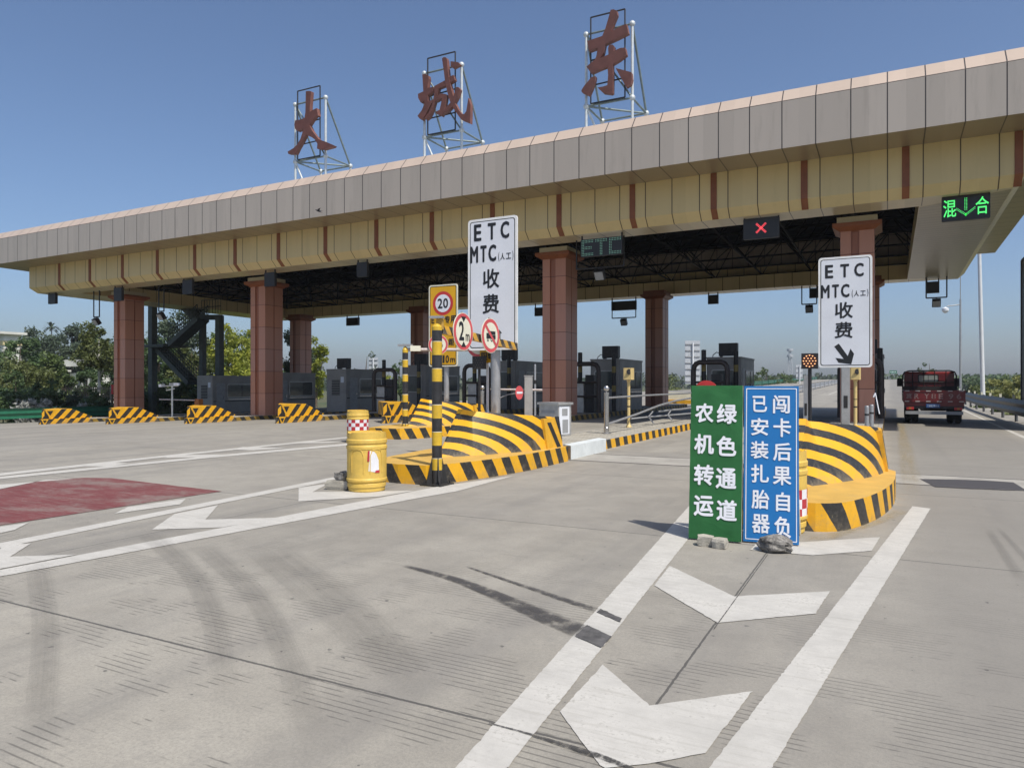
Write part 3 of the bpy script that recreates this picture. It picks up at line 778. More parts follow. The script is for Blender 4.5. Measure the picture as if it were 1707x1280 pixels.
# ------------------------------------------------------------------ big rooftop characters on their frames
def roof_letter(label, org, sc, strokes, px_balls, seed):
    Y = 33.7
    xa, xb = at_y(px_balls[0][0], 0, 34.0).x, at_y(px_balls[1][0], 0, 34.0).x
    zt = at_y(*px_balls[0], 34.0).z; zr = roof_z(9.55, (xa + xb) / 2, 34); zm = 15.55
    t = thing("roof_letter", label, "roof letter", ((xa + xb) / 2, 34.0, zr), "characters standing on the canopy roof")
    b = MB()
    for k, s in enumerate(strokes):
        off = -0.012 * k
        P = [at_y(org[0] + x / sc, org[1] + y / sc, Y) for x, y in s]
        F = [(p.x, Y + off, p.z) for p in P]; B = [(p.x, Y + 0.26 + off, p.z) for p in P]
        area = sum(F[i][0] * F[(i + 1) % len(F)][2] - F[(i + 1) % len(F)][0] * F[i][2] for i in range(len(F)))
        if area < 0: F.reverse(); B.reverse()
        n = len(F); b.face(F, "letter_rust"); b.face(B[::-1], "letter_edge")
        for i in range(n):
            j = (i + 1) % n; b.face([F[j], F[i], B[i], B[j]], "letter_edge")
    b.build("character", t)
    b = MB(); yb = 36.4; T = lambda p, q, r=0.055, m="tube_green_grey": b.tube(p, q, r, m, n=8)
    for x in (xa, xb):
        T((x, 34.1, zr), (x, 34.1, zm), 0.075, "tube_white"); T((x, 34.1, zm), (x, 34.1, zt), 0.075, "tube_white")
        T((x, yb, zr), (x, yb, zm), 0.06, "tube_white"); T((x, 34.1, zt), (x, yb, zm), 0.06)
        T((x, 34.1, zm), (x, yb, zm))
        for dx in (-0.7, 0.7): T((x, yb, zm), (x + dx, yb + 0.2, zr), 0.05, "tube_white")
    T((xa, 34.1, zt), (xb, 34.1, zt)); T((xa, 34.1, zm), (xb, 34.1, zm)); T((xa, yb, zm), (xb, yb, zm)); T((xa, 34.1, zm), (xb, yb, zm))
    T((xa, 34.1, zt), (xb, 34.1, zm), 0.05); T((xa, 34.1, zm), (xb - 0.4, 34.6, zr), 0.06, "tube_white")
    b.build("support_frame", t)
    for p in ((xa, 34.1, zt), (xb, 34.1, zt), (xa, 34.1, zm), (xb, 34.1, zm), (xa, yb, zm), (xb, yb, zm)):
        b = MB(); b.ball(p, 0.15, "tube_white", 10); b.build("ball_joint", t)
    b = MB(); w = xb - xa
    x1, x2, z1, z2 = xa + 0.12 * w, xb - 0.14 * w, zm + 0.05, zt + 0.75
    for p, q in (((x1, z1), (x1, z2)), ((x2, z1), (x2, z2)), ((x1, z2), (x2, z2)), ((x1, z1), (x2, z1)), ((x1, (z1 + z2) / 2), (x2, (z1 + z2) / 2 + 0.1)), ((x1, z1 + 0.9), (x2, z1 + 0.95))):
        b.tube((p[0], 33.99, p[1]), (q[0], 33.99, q[1]), 0.04, "steel_dark", n=4)
    b.build("back_frame", t)
roof_letter("rust brown character of three wide strokes on the roof, farthest from the road lane", (470, 140), 8.0, [
    [(318, 100), (350, 96), (387, 100), (384, 140), (373, 280), (370, 375), (420, 345), (462, 325), (480, 420), (445, 435), (405, 485), (365, 550), (400, 625), (440, 680), (490, 740), (600, 780), (695, 822), (680, 842), (560, 875), (467, 865), (472, 800), (440, 745), (400, 715), (345, 690), (318, 672), (280, 750), (215, 865), (182, 935), (85, 935), (75, 905), (150, 860), (200, 815), (245, 735), (270, 660), (278, 600), (205, 632), (175, 600), (165, 545), (175, 490), (250, 475), (300, 455), (312, 380)]],
    [(490.5, 174), (541, 163)], 1)
roof_letter("rust brown many stroked character, middle one of the roof characters", (680, 85), 7.114, [
    [(170, 282), (205, 275), (240, 292), (246, 330), (236, 385), (230, 442), (300, 428), (296, 480), (235, 522), (236, 600), (302, 578), (262, 660), (215, 742), (165, 822), (138, 805), (113, 772), (160, 710), (192, 640), (190, 592), (150, 612), (122, 562), (118, 512), (182, 482)],
    [(310, 422), (440, 352), (490, 310), (540, 288), (556, 345), (470, 402), (365, 445), (345, 522), (310, 640), (285, 720), (250, 790), (215, 817), (195, 800), (245, 735), (290, 625), (315, 505)],
    [(370, 520), (410, 508), (462, 520), (455, 570), (432, 700), (402, 776), (330, 742), (335, 722), (378, 702), (398, 612), (405, 560), (330, 602), (325, 570)],
    [(408, 95), (430, 78), (455, 82), (466, 110), (474, 200), (484, 285), (500, 380), (522, 480), (560, 620), (600, 700), (645, 755), (672, 752), (695, 720), (720, 560), (744, 640), (744, 760), (740, 862), (640, 822), (600, 770), (545, 690), (500, 600), (470, 490), (445, 380), (430, 250)],
    [(580, 432), (605, 435), (622, 462), (590, 560), (535, 655), (480, 715), (420, 747), (440, 692), (505, 622), (550, 530)],
    [(512, 130), (600, 140), (622, 165), (540, 212), (512, 190)]],
    [(706, 122), (768, 107)], 2)
roof_letter("rust brown character with two dots at its foot, nearest to the road lane", (950, 0), 5.953, [
    [(405, 100), (435, 95), (465, 110), (468, 148), (430, 240), (405, 315), (480, 275), (560, 240), (580, 330), (470, 385), (350, 440), (335, 520), (305, 572), (245, 602), (262, 560), (275, 478), (190, 510), (170, 410), (260, 380), (320, 360), (350, 290), (372, 215)],
    [(165, 665), (235, 605), (310, 575), (383, 545), (380, 480), (390, 450), (425, 445), (440, 462), (433, 510), (500, 480), (548, 476), (562, 545), (490, 600), (425, 640), (428, 780), (425, 925), (410, 935), (330, 925), (275, 872), (330, 862), (372, 848), (380, 750), (373, 662), (290, 695), (210, 730)],
    [(255, 760), (250, 800), (222, 880), (190, 952), (120, 920), (115, 900), (140, 860), (215, 770)],
    [(455, 680), (530, 700), (612, 722), (618, 790), (605, 840), (560, 870), (510, 780)]],
    [(976, 57), (1053, 37)], 3)

# ------------------------------------------------------------------ islands and their crash cushions
ISX = [-1.0, -6.8, -12.6, -18.4, -24.15, -29.95, -35.8, -41.6]
NOSE = [8.2, 9.2, 16.4, 22.9, 23.0, 23.0, 23.0, 23.0]
SPOT = ["beside the lane of the red truck", "in front of the cream intercom post", "third from the truck lane", "fourth from the truck lane", "fifth from the truck lane",
        "under the second front column", "third last towards the trees", "nearest the trees"]
KERB = 0.22
HW = 0.82
proto_slab = None
for i, (cx, n) in enumerate(zip(ISX, NOSE)):
    g = ground_z(cx); y0 = n + (3.4 if i < 3 else 2.6); y1 = 47.5
    t = thing("toll_island", "paved toll island with black and yellow kerb, " + SPOT[i], "traffic island", (cx, y0, g), "toll islands between the lanes")
    out = [(cx - HW, y0), (cx + HW, y0), (cx + HW, y1), (cx - HW, y1)]
    b = MB(); b.prism(out, g - 0.3, g + KERB, "hazard_kerb" if i < 2 else "shaded_dirty_kerb"); b.f.pop(); b.uv.pop(); b.mi.pop(); b.sm.pop()
    b.face([(cx - HW, y0, g + KERB), (cx - HW + .12, y0, g + KERB), (cx - HW + .12, y1, g + KERB), (cx - HW, y1, g + KERB)], "kerb_stone")
    b.face([(cx + HW - .12, y0, g + KERB), (cx + HW, y0, g + KERB), (cx + HW, y1, g + KERB), (cx + HW - .12, y1, g + KERB)], "kerb_stone")
    b.build("kerb", t)
    b = MB(); b.face([(cx - HW + .12, y0, g + KERB - .004), (cx + HW - .12, y0, g + KERB - .004), (cx + HW - .12, y1, g + KERB - .004), (cx - HW + .12, y1, g + KERB - .004)], "paver"); b.build("paving", t)

def cushion(cx, n, label):
    """boat-shaped concrete cushion: a low striped step and, on it, a prow with curved bands"""
    g = ground_z(cx); t = thing("crash_cushion", label, "crash cushion", (cx, n, g), "curved concrete crash cushions")
    H = 0.30
    P = [(cx - 0.62, n + 0.05), (cx, n - 0.02), (cx + 0.5, n + 0.02), (cx + 0.74, n + 0.55), (cx + 0.95, n + 1.4), (cx + 1.08, n + 2.5), (cx + 1.08, n + 4.2), (cx - 1.05, n + 4.2), (cx - 1.05, n + 2.3), (cx - 0.86, n + 0.9)]
    if cx > -3:
        for _ in range(2): P = [((1 - f) * P[i][0] + f * P[(i + 1) % len(P)][0], (1 - f) * P[i][1] + f * P[(i + 1) % len(P)][1]) for i in range(len(P)) for f in (.25, .75)]
    b = MB(); b.prism(P, g - 0.1, g + H, "hazard_step", top="dusty_yellow"); b.build("base_step", t)
    # the prow: blunt boat nose leaning back, its deck falling towards the rear
    zb = g + H; L = 2.75; y0 = n + 1.10; REC = 0.74
    N, M = 26, 6
    lo_r, lo_l, hi_r, hi_l = [], [], [], []
    for k in range(N + 1):
        s = (k / N) ** 1.6                                        # finer steps near the nose
        w = 0.97 * min(1.0, math.sin(min(1, s / 0.97) * math.pi / 2)) ** 0.95; tw = max(0.05, w - 0.34 * (1 - 0.72 * s))
        h = 0.80 - 0.20 * s
        lo_r.append(Vector((cx + w, y0 + s * L, zb))); lo_l.append(Vector((cx - w, y0 + s * L, zb)))
        yt = y0 + s * L + REC * (1 - s) ** 2.2
        hi_r.append(Vector((cx + tw, yt, zb + h))); hi_l.append(Vector((cx - tw, yt, zb + h)))
    b = MB()
    arc = [0.0]
    for k in range(N): arc.append(arc[-1] + (lo_r[k + 1] - lo_r[k]).length)
    for lo, hi, sg in ((lo_r, hi_r, 1), (lo_l, hi_l, -1)):
        for k in range(N):
            for r in range(M):
                f0, f1 = r / M, (r + 1) / M
                p = [lo[k].lerp(hi[k], f0), lo[k + 1].lerp(hi[k + 1], f0), lo[k + 1].lerp(hi[k + 1], f1), lo[k].lerp(hi[k], f1)]
                uv = [(arc[k] * .86, p[0].z - zb), (arc[k + 1] * .86, p[1].z - zb), (arc[k + 1] * .86, p[2].z - zb), (arc[k] * .86, p[3].z - zb)]
                if sg < 0: p.reverse(); uv.reverse()
                b.face(p, "hazard_arcs", uv)
    b.face([lo_l[0], lo_r[0], hi_r[0], hi_l[0]], "hazard_arcs", [(0, 0), (0, 0), (0, .79), (0, .79)])
    for k in range(N):
        b.face([hi_l[k], hi_r[k], hi_r[k + 1], hi_l[k + 1]], "hazard_arcs", [(arc[k] * .86, hi_l[k].z - zb), (arc[k] * .86, hi_l[k].z - zb), (arc[k + 1] * .86, hi_l[k + 1].z - zb), (arc[k + 1] * .86, hi_l[k + 1].z - zb)])
    b.face([lo_r[-1], lo_l[-1], hi_l[-1], hi_r[-1]], "hazard_yellow")
    b.build("prow", t)
    # squared block closing it behind, with a black inverted L on its flank
    ye = y0 + L; b = MB()
    lo, hi = (0.985, 0.90), 0.58
    def face4(ya, yb):
        A = [(cx - lo[0], ya, zb), (cx + lo[0], ya, zb), (cx + lo[1], ya, zb + hi), (cx - lo[1], ya, zb + hi)]
        B = [(cx - lo[0], yb, zb), (cx + lo[0], yb, zb), (cx + lo[1], yb, zb + hi), (cx - lo[1], yb, zb + hi)]
        b.face(A, "hazard_yellow"); b.face(B[::-1], "hazard_yellow")
        for i in range(4): b.face([A[(i + 1) % 4], A[i], B[i], B[(i + 1) % 4]][::-1], "hazard_yellow")
    face4(ye - 0.42, ye + 0.30); blk = b.build("end_block", t)
    b = MB(); f = lambda y, z: (cx + lo[0] + (lo[1] - lo[0]) * z / hi + 0.004, y, zb + z)
    b.face([f(ye - 0.30, 0.50), f(ye - 0.12, 0.50), f(ye + 0.20, 0.0), f(ye + 0.02, 0.0)][::-1], "hazard_black")
    b.face([f(ye + 0.08, 0.60), f(ye + 0.30, 0.60), f(ye + 0.30, 0.10)][::-1], "hazard_black")
    b.build("black_band", blk)
    return t
cushion(ISX[0], NOSE[0], "yellow and black prow shaped cushion behind the blue board")
cushion(ISX[1], NOSE[1], "yellow and black prow shaped cushion beside the plain yellow barrel and pole")
cushion(ISX[2], NOSE[2], "yellow and black prow shaped cushion behind the checkered barrel")

def crash_block(cx, n, label):
    """striped two tier concrete wedge, pointed towards the traffic, its long flank along the lane"""
    g = ground_z(cx); t = thing("crash_block", label, "crash block", (cx, n, g), "two tier crash blocks at the far islands")
    def tier(name, x1, w, ya, yf, ye, z0, z1, zs):
        b = MB(); x0 = x1 - w; Z = lambda x, y: zs if y > yf + .01 else z1
        P = [(x1 - .14, ya), (x1, ya + .04), (x1, yf), (x1, ye), (x0, ye), (x0, yf)]
        u = -.3
        for i in range(6):
            p, q = P[i], P[(i + 1) % 6]; L = math.hypot(q[0] - p[0], q[1] - p[1])
            b.face([(*p, z0), (*q, z0), (*q, Z(*q)), (*p, Z(*p))], "hazard_block", [(u, z0 - g), (u + L, z0 - g), (u + L, Z(*q) - g), (u, Z(*p) - g)]); u += L
        b.face([(*P[i], Z(*P[i])) for i in (0, 1, 2, 5)], "hazard_yellow"); b.face([(*P[i], Z(*P[i])) for i in (2, 3, 4, 5)], "hazard_yellow")
        o = b.build(name, t)
        h = z1 - z0; y = ya + .05; b = MB(); T = lambda m, X, a, c, d, e, f: b.face([(X, y + a, z1 - c), (X, y + d, z0 + e), (X, y + f, z1 - c)], m)
        b.face([(x1 + .003, y, z1), (x1 + .003, y, z0), (x1 + .003, y + .52 * h, z0)][::1], "hazard_black")
        T("hazard_yellow", x1 + .006, 0.0, 0.0, .58 * h, 0.0, 1.16 * h); T("hazard_black", x1 + .009, .26 * h, .17 * h, .58 * h, .33 * h, .90 * h)
        b.build("warning_triangle", o)
    tier("lower_tier", cx + HW + .10, 1.8, n - .18, n + 2.5, n + 2.75, g - .05, g + .30, g + .16)
    tier("upper_tier", cx + HW, 1.6, n + .06, n + 1.6, n + 2.75, g + .30, g + .83, g + .36)
    return t
LB = ["striped two tier block just behind the leaning yellow barrel line, partly hidden by the striped pole", "striped two tier block next to the checkered barrel, with a clear triangle", "striped two tier block before the second front column",
      "striped two tier block before the first front column", "striped two tier block by the green guard rail"]
LB[0] = "striped two tier block half hidden by the thinner striped pole"
for i in range(3, 8): crash_block(ISX[i], NOSE[i], LB[i - 3])

# ------------------------------------------------------------------ toll booths, their coolers and bull bars
def booth_proto(louvre):
    t = thing("toll_booth", "x", "toll booth", (0, 0, 0), "stainless toll booths under the canopy")
    w, L, H = 0.78, 3.75, 2.52
    b = MB(); b.prism(rrect(-w, w, 0, L, 0.10, 4), 0.0, H, "booth_steel", smooth=False); b.build("shell", t, False)
    b = MB(); b.prism(rrect(-w - .03, w + .03, -.03, L + .03, 0.12, 4), H - 0.02, H + 0.06, "booth_steel", bottom="booth_steel"); b.build("roof", t, False)
    b = MB(); b.box(-w - .012, w + .012, 0.1, L - .1, 0.78, 0.83, "steel_dark"); b.build("belt_rail", t, False)
    def win(name, frame, x0, x1, z0, z1, split=None):
        b = MB(); o = rrect(x0, x1, z0, z1, 0.10); i = rrect(x0 + .05, x1 - .05, z0 + .05, z1 - .05, 0.07)
        b.ring2d(o, i, frame, 0.02, "cabinet_steel")
        for k in range(len(o)): b.face([frame(*o[k], 0), frame(*o[(k + 1) % len(o)], 0), frame(*o[(k + 1) % len(o)], -.02), frame(*o[k], -.02)], "black_plastic")
        if split: b.plate([(split - .03, z0 + .05), (split + .03, z0 + .05), (split + .03, z1 - .05), (split - .03, z1 - .05)], lambda x, z, d: frame(x, z, d - .018), 0.015, "black_plastic")
        f = b.build(name, t, False)
        b = MB(); b.flat(i, frame, 0.006, "booth_glass"); b.build("pane", f, False)
    sr = lambda x, z, d: (w - d, x, z); sl = lambda x, z, d: (-w + d, L - x, z); fr = lambda x, z, d: (x, d, z)
    win("window", sr, 1.25, 3.45, 1.02, 2.0, 2.55); win("window", sl, 0.3, 2.5, 1.02, 2.0, 1.4)
    if louvre:
        b = MB()
        for k in range(9): b.box(-0.30, 0.30, -0.03, -0.004, 1.0 + k * 0.105, 1.06 + k * 0.105, "steel_dark")
        b.build("louvre", t, False)
        b = MB(); b.box(0.38, 0.62, -.012, -.002, 1.75, 2.1, "sign_white"); b.build("notice_sheet", t, False)
    else: win("window", fr, -0.55, 0.55, 1.02, 2.0)
    b = MB(); b.box(w, w + 0.02, 0.35, 1.05, 0.06, 2.05, "steel_grey_paint"); dr = b.build("door", t, False)
    b = MB(); b.box(w + .013, w + .03, 1.25, 3.45, 0.90, 0.95, "stainless"); b.build("counter_ledge", t, False)
    b = MB(); b.box(w + 0.02, w + 0.06, 0.93, 0.97, 0.95, 1.15, "stainless"); b.build("handle", dr, False)
    return t
def ac_proto():
    t = thing("air_conditioner", "x", "air conditioner", (0, 0, 0), "cooler boxes on the booth roofs")
    b = MB(); b.box(-.42, .42, -.17, .17, 0.06, 0.66, "black_plastic"); bx = b.build("casing", t, False)
    b = MB(); b.lathe([(0.22, 0), (0.22, 0.02), (0.02, 0.025)], "steel_dark", 18)
    for v in range(len(b.v)): b.v[v] = (b.v[v][0] - .12, -.172 - b.v[v][2], b.v[v][1] + .36)
    b.build("fan_grille", bx, False)
    for x in (-.33, .33):
        b = MB(); b.box(x - .03, x + .03, -.2, .2, 0, 0.06, "steel_dark"); b.build("mount", t, False)
    b = MB(); b.path([(-.42, 0, .2), (-.55, 0, .25), (-.72, .02, .12), (-.75, .05, -.02)], .02, "black_plastic", 6); b.build("hose", t, False)
    return t
def bar_proto():
    t = thing("bull_bar", "x", "booth guard", (0, 0, 0), "dark pipe guards in front of the booths")
    b = MB(); b.path([(-.72, 0, 0), (-.72, 0, 1.9), (-.69, 0, 2.08), (-.60, 0, 2.2), (-.46, 0, 2.26), (.46, 0, 2.26), (.60, 0, 2.2), (.69, 0, 2.08), (.72, 0, 1.9), (.72, 0, 0)], .11, "guard_brown", 10); b.build("arch", t, False)
    for x, y in ((-.38, .45), (.66, 2.25)):
        b = MB(); prof, mats = [(0.001, 0), (.105, 0)], ["guard_brown"]
        for k in range(9):
            prof.append((.105, 0.02 + 0.31 * (k + 1))); mats.append("dull_yellow" if k in (3, 6) else "hazard_black")
        prof.append((.001, 2.83)); mats.append("hazard_black")
        b.lathe(prof, "hazard_black", 12, (x, y, 0), mats=mats); b.build("post", t, False)
    b = MB(); b.tube((-.72, 0, .75), (.72, 0, .75), .05, "guard_brown"); b.tube((-.72, 0, 1.4), (.72, 0, 1.4), .05, "guard_brown"); b.build("cross_rail", t, False)
    b = MB(); b.box(-.55, -.05, .05, .5, 0, 1.35, "cabinet_steel"); b.box(.02, .45, .1, .5, .0, 1.75, "black_plastic"); b.build("equipment_box", t, False)
    return t
WHERE = ["behind the column at the truck lane", "just above the green banner", "beside the cream intercom post", "behind the large white sign", "behind the yellow speed sign",
         "standing alone with a tall louvre", "between two front columns, half behind the second", "under the stair tower"]
B1, B2, A0, U0 = booth_proto(False), booth_proto(True), ac_proto(), bar_proto()
used = set()
for i, cx in enumerate(ISX):
    z = ground_z(cx) + KERB
    for key, pr, loc, lab in ((("b", i > 4), B2 if i > 4 else B1, (cx, 34.15, z), "grey steel toll booth " + WHERE[i]),
                              ("a", A0, (cx + 0.12, 34.75, z + 2.58), "black cooler box on the booth " + WHERE[i]),
                              ("u", U0, (cx, 31.4, z), "dark arched pipe guard before the booth " + WHERE[i])):
        if (key == "a" and i in (6, 7)) or (key == "u" and i > 4): continue
        if key in used: copy_thing(pr, loc, lab)
        else: used.add(key); pr.location = loc; pr["label"] = lab

# ------------------------------------------------------------------ lane signals hanging from the soffit
def dots(b, pts, frame, m, s=0.013):
    for x, z in pts: b.face([frame(x - s, z - s, -.006), frame(x + s, z - s, -.006), frame(x + s, z + s, -.006), frame(x - s, z + s, -.006)], m)
def lane_sign(px0, px1, pyt, pyb, label, text, Y=26.5):
    A, B = at_y(px0, pyb, Y), at_y(px1, pyb, Y); T = at_y(px0, pyt, Y)
    w = (B.x - A.x); cx = (A.x + B.x) / 2; z0 = A.z; z1 = T.z; h = z1 - z0
    t = thing("lane_signal", label, "lane signal", (cx, Y, z0), "lane signals under the front edge")
    fr = lambda x, z, d: (cx + x, Y + d, z0 + z)
    b = MB(); b.plate(rrect(-w / 2, w / 2, 0, h, 0.03, 2), fr, 0.16, "black_plastic"); cab = b.build("cabinet", t)
    b = MB(); zs = roof_z(6.15, cx, Y)
    for x in (-w / 2 + .03, w / 2 - .03): b.box(cx + x - .025, cx + x + .025, Y + .04, Y + .1, z1 - .05, zs + .05, "steel_dark")
    b.build("hanger", t)
    b = MB()
    if text == "cross":
        for k in range(11):
            q = (k - 5) * 0.030
            for e in (-.014, .014): dots(b, [(q + e, h / 2 + q - e), (q + e, h / 2 - q + e)], fr, "led_red", .012)
    elif text == "etc":
        E = ["11111111.11111111.11111111", "11111111.11111111.11111111", "11..........11....11......", "11..........11....11......", "1111111.....11....11......", "1111111.....11....11......", "11..........11....11......", "11..........11....11......", "11111111....11....11111111", "11111111....11....11111111"]
        for r, row in enumerate(E):
            for c, ch in enumerate(row):
                if ch == "1": dots(b, [(-w / 2 + w * (c + 1.0) / 27, h * 0.92 - h * 0.84 * r / 9)], fr, "led_pale_green", .013)
    elif text == "mixed":
        b.char("混", -w * .335, h * .50, w * .27, h * .70, fr, .006, "led_green", .004); b.char("合", w * .335, h * .52, w * .27, h * .70, fr, .006, "led_green", .004)
        s = h / 0.98
        for k in range(9): dots(b, [(-.03 * s, h * .86 - k * .055 * s), (.03 * s, h * .86 - k * .055 * s)], fr, "led_green", .011)
        for k in range(8):
            for e in (0, .06): dots(b, [(-.30 * s + k * .043 * s, h * (.42 + e) - k * .034 * s), (.30 * s - k * .043 * s, h * (.42 + e) - k * .034 * s)], fr, "led_green", .011)
    else:
        for k in range(13):
            q = (k - 6) / 6; dots(b, [(q * w * .4, h / 2 + q * h * .4), (q * w * .4, h / 2 - q * h * .4)], fr, "lens_red_dark", .012)
    b.build("display", cab)
    return t
lane_sign(1570, 1651, 329, 370, "green lit lane display with a down arrow, over the truck lane", "mixed")
lane_sign(1239, 1299, 366, 400, "dark lane display lit with a red cross", "cross")
lane_sign(968, 1037, 400, 429, "dotted green lane display reading ETC, beside the third front column", "etc")
for px, pt, pb, wd, lab in ((790, 420, 446, 22, "the large white sign"), (603, 438, 462, 17, "the gap right of the second front column"), (449, 455, 478, 17, "the second front column"), (312, 467, 491, 16, "the stair tower"), (196, 480, 502, 13, "the first front column"), (86, 490, 507, 12, "the far open end of the roof")):
    lane_sign(px - wd / 2, px + wd / 2, pt, pb, "small dark unlit lane signal hanging by " + lab, "off")
# lamps and sign backs on hanging frames
def hanging_lamp(px, py, Y, label, drop_px, w=0.5, box=None, tilt=0.6):
    p = at_y(px, py, Y); zs = roof_z(6.15, p.x, Y)
    t = thing("flood_lamp", label, "flood lamp", (p.x, Y, p.z), "flood lamps on hanging frames")
    b = MB(); zf = p.z + 0.28
    for x in (-w / 2, w / 2): b.tube((p.x + x, Y, zs + .05), (p.x + x, Y, zf), .035, "black_plastic", n=6)
    b.tube((p.x - w / 2, Y, zf), (p.x + w / 2, Y, zf), .035, "black_plastic", n=6); b.build("hanging_frame", t)
    b = MB(); q = MB(); q.box(-.2, .2, -.12, .12, -.2, .2, "black_plastic"); q.box(-.17, .17, -.135, -.12, -.17, .17, "steel_grey_paint")
    b.add(q, Matrix.Translation((p.x, Y, p.z)) @ Matrix.Rotation(tilt, 4, 'X')); b.tube((p.x, Y, zf), (p.x, Y, p.z + .1), .03, "black_plastic", n=6)
    b.build("lamp_head", t)
    return t
def hung_board(px0, px1, pyt, pyb, Y, label):
    A, B, T = at_y(px0, pyb, Y), at_y(px1, pyb, Y), at_y(px0, pyt, Y)
    t = thing("hanging_board", label, "display board", ((A.x + B.x) / 2, Y, A.z), "display boards along the rear edge")
    b = MB(); b.box(A.x, B.x, Y, Y + .2, A.z, T.z, "black_plastic"); b.box(A.x + .03, B.x - .03, Y - .012, Y, A.z + .04, T.z - .04, "steel_dark"); b.build("cabinet", t)
    b = MB(); zs = roof_z(6.15, A.x, Y)
    for x in (A.x + .03, B.x - .03): b.box(x - .03, x + .03, Y + .06, Y + .12, T.z - .1, zs + .05, "black_plastic")
    b.build("hanger", t)
    return t
hanging_lamp(161, 536, 27.2, "dark tilted lamp on a long hanging frame beyond the first front column", 40, 0.55)
hanging_lamp(269, 527, 27.6, "dark tilted lamp on a hanging frame beside the stair tower", 40, 0.45)
hanging_lamp(1000, 458, 27.2, "pale square lamp hanging below the dotted green display", 40, 2.0)
hanging_lamp(1040, 537, 44.9, "small dark lamp under the rear display board beside the third rear column", 20, 1.6)
hanging_lamp(1349, 515, 44.9, "small dark lamp hanging just beside the nearer white sign", 20, 0.8)
hanging_lamp(1561, 505, 44.6, "small dark lamp hanging over the rear of the truck lane", 20, 0.95)
hung_board(1019, 1060, 503, 518, 45.2, "wide dark display board hung at the rear, beside the third rear column")
hung_board(1180, 1197, 492, 507, 45.2, "small dark display board hung at the rear between the third and fourth rear columns")
hung_board(577, 597, 530, 543, 45.2, "small dark display board hung at the rear, above the booth with the louvre")
hung_board(891, 905, 513, 527, 45.2, "dark display board at the rear, half behind the third front column")
hung_board(1349, 1364, 481, 497, 45.2, "dark display board at the rear, half behind the nearer white sign")
hung_board(1544, 1566, 470, 489, 45.2, "dark display board at the rear over the truck lane")

# ------------------------------------------------------------------ big white lane signs and the yellow speed sign
def arrow_poly(kind):
    if kind == "up": return [(.27, .14), (.36, .145), (.36, .035), (.67, .035), (.67, .125), (.70, .125), (.47, .235)]
    return [(a / 100, b / 100) for a, b in ((30.0, 19.0), (38.7, 21.6), (55.2, 10.3), (60.2, 16.8), (66.8, 12.2), (61.8, 2.8), (38.0, 4.4), (32.5, 8.7), (47.8, 7.7))]
def lane_board(corner_px, d, W, label, rows, hrow, arrow, base_z):
    A = at_d(*corner_px, d)
    H = (corner_px[1] - corner_px[2]) if False else None
    return A
def white_sign(pxc, y_top, y_bot, Y, W, label, rows, hs, arrow, gz):
    B, T = at_y(pxc, y_bot, Y), at_y(pxc, y_top, Y); H = T.z - B.z
    t = thing("lane_sign", label, "road sign", (B.x, Y + 0.12, gz), "white lane signs on posts")
    fr = lambda x, z, d: (B.x - W / 2 + x * W, Y + d, B.z + z * H)
    k = W / H
    fm = lambda x, z, d: (B.x + x, Y + d, B.z + z)
    b = MB(); b.plate(rrect(-W / 2, W / 2, 0, H, .07, 6), fm, .03, "sign_edge"); pl = b.build("plate", t)
    b = MB(); b.flat(rrect(-W / 2 + .045, W / 2 - .045, .045, H - .045, .055, 6), fm, .002, "sign_black"); b.flat(rrect(-W / 2 + .062, W / 2 - .062, .062, H - .062, .045, 6), fm, .004, "sign_white"); b.build("face", pl)
    b = MB(); C = lambda ch, cx, r, w, h, bo: b.char(ch, cx, 1 - r, w, h, fr, .0065, "sign_black", bo, W, H)
    C("E", .205, rows[0], .155, hs, .035); C("T", .495, rows[0], .165, hs, .035); C("C", .758, rows[0], .175, hs, .035)
    C("M", .132, rows[1], .165, hs, .035); C("T", .325, rows[1], .13, hs, .035); C("C", .505, rows[1], .16, hs, .035)
    C("(", .638, rows[2], .022, .07, .004); C("人", .712, rows[2], .09, .05, .02); C("工", .832, rows[2], .1, .044, .02); C(")", .917, rows[2], .022, .07, .004)
    C("收", .48, rows[3], .335, .146, .022); C("费", .475, rows[4], .335, .146, .022)
    b.face([fr(x, z, -.0065) for x, z in arrow_poly(arrow)], "sign_black")
    b.build("lettering", pl)
    b = MB(); b.lathe([(.095, 0), (.095, T.z - .3 - gz), (.001, T.z - .28 - gz)], "steel_galvanised", 16, (B.x, Y + .14, gz)); b.build("post", t)
    b = MB(); 
    for z in (B.z + .5, T.z - .5): b.box(B.x - W * .4, B.x + W * .4, Y + .03, Y + .075, z - .03, z + .03, "steel_galvanised")
    b.build("bracket", t)
    return t
white_sign(820.5, 363, 583.5, 12.35, 1.10, "white lane sign with an upward arrow, half covered by the round signs", (.103, .268, .30, .459, .65), .128, "up", KERB)
white_sign(1408.5, 427.5, 612.5, 18.3, 1.13, "white lane sign with a slanting down arrow, beside the amber flasher", (.129, .309, .339, .484, .663), .121, "down", KERB)
Y = 19.5; pxc = 738.5; B, T = at_y(pxc, 611, Y), at_y(pxc, 474.5, Y); H = T.z - B.z; W = 1.09
t = thing("speed_sign", "yellow speed sign with a red ringed 20, behind the striped pole", "road sign", (B.x, Y + .12, KERB))
fm = lambda x, z, d: (B.x + x, Y + d, B.z + z)
b = MB(); b.plate(rrect(-W / 2, W / 2, 0, H, .08, 6), fm, .03, "sign_cream"); pl = b.build("plate", t)
b = MB(); b.flat(rrect(-W / 2 + .04, W / 2 - .04, .04, H - .04, .06, 6), fm, .002, "sign_black"); b.flat(rrect(-W / 2 + .065, W / 2 - .065, .065, H - .065, .05, 6), fm, .004, "sign_yellow"); b.build("face", pl)
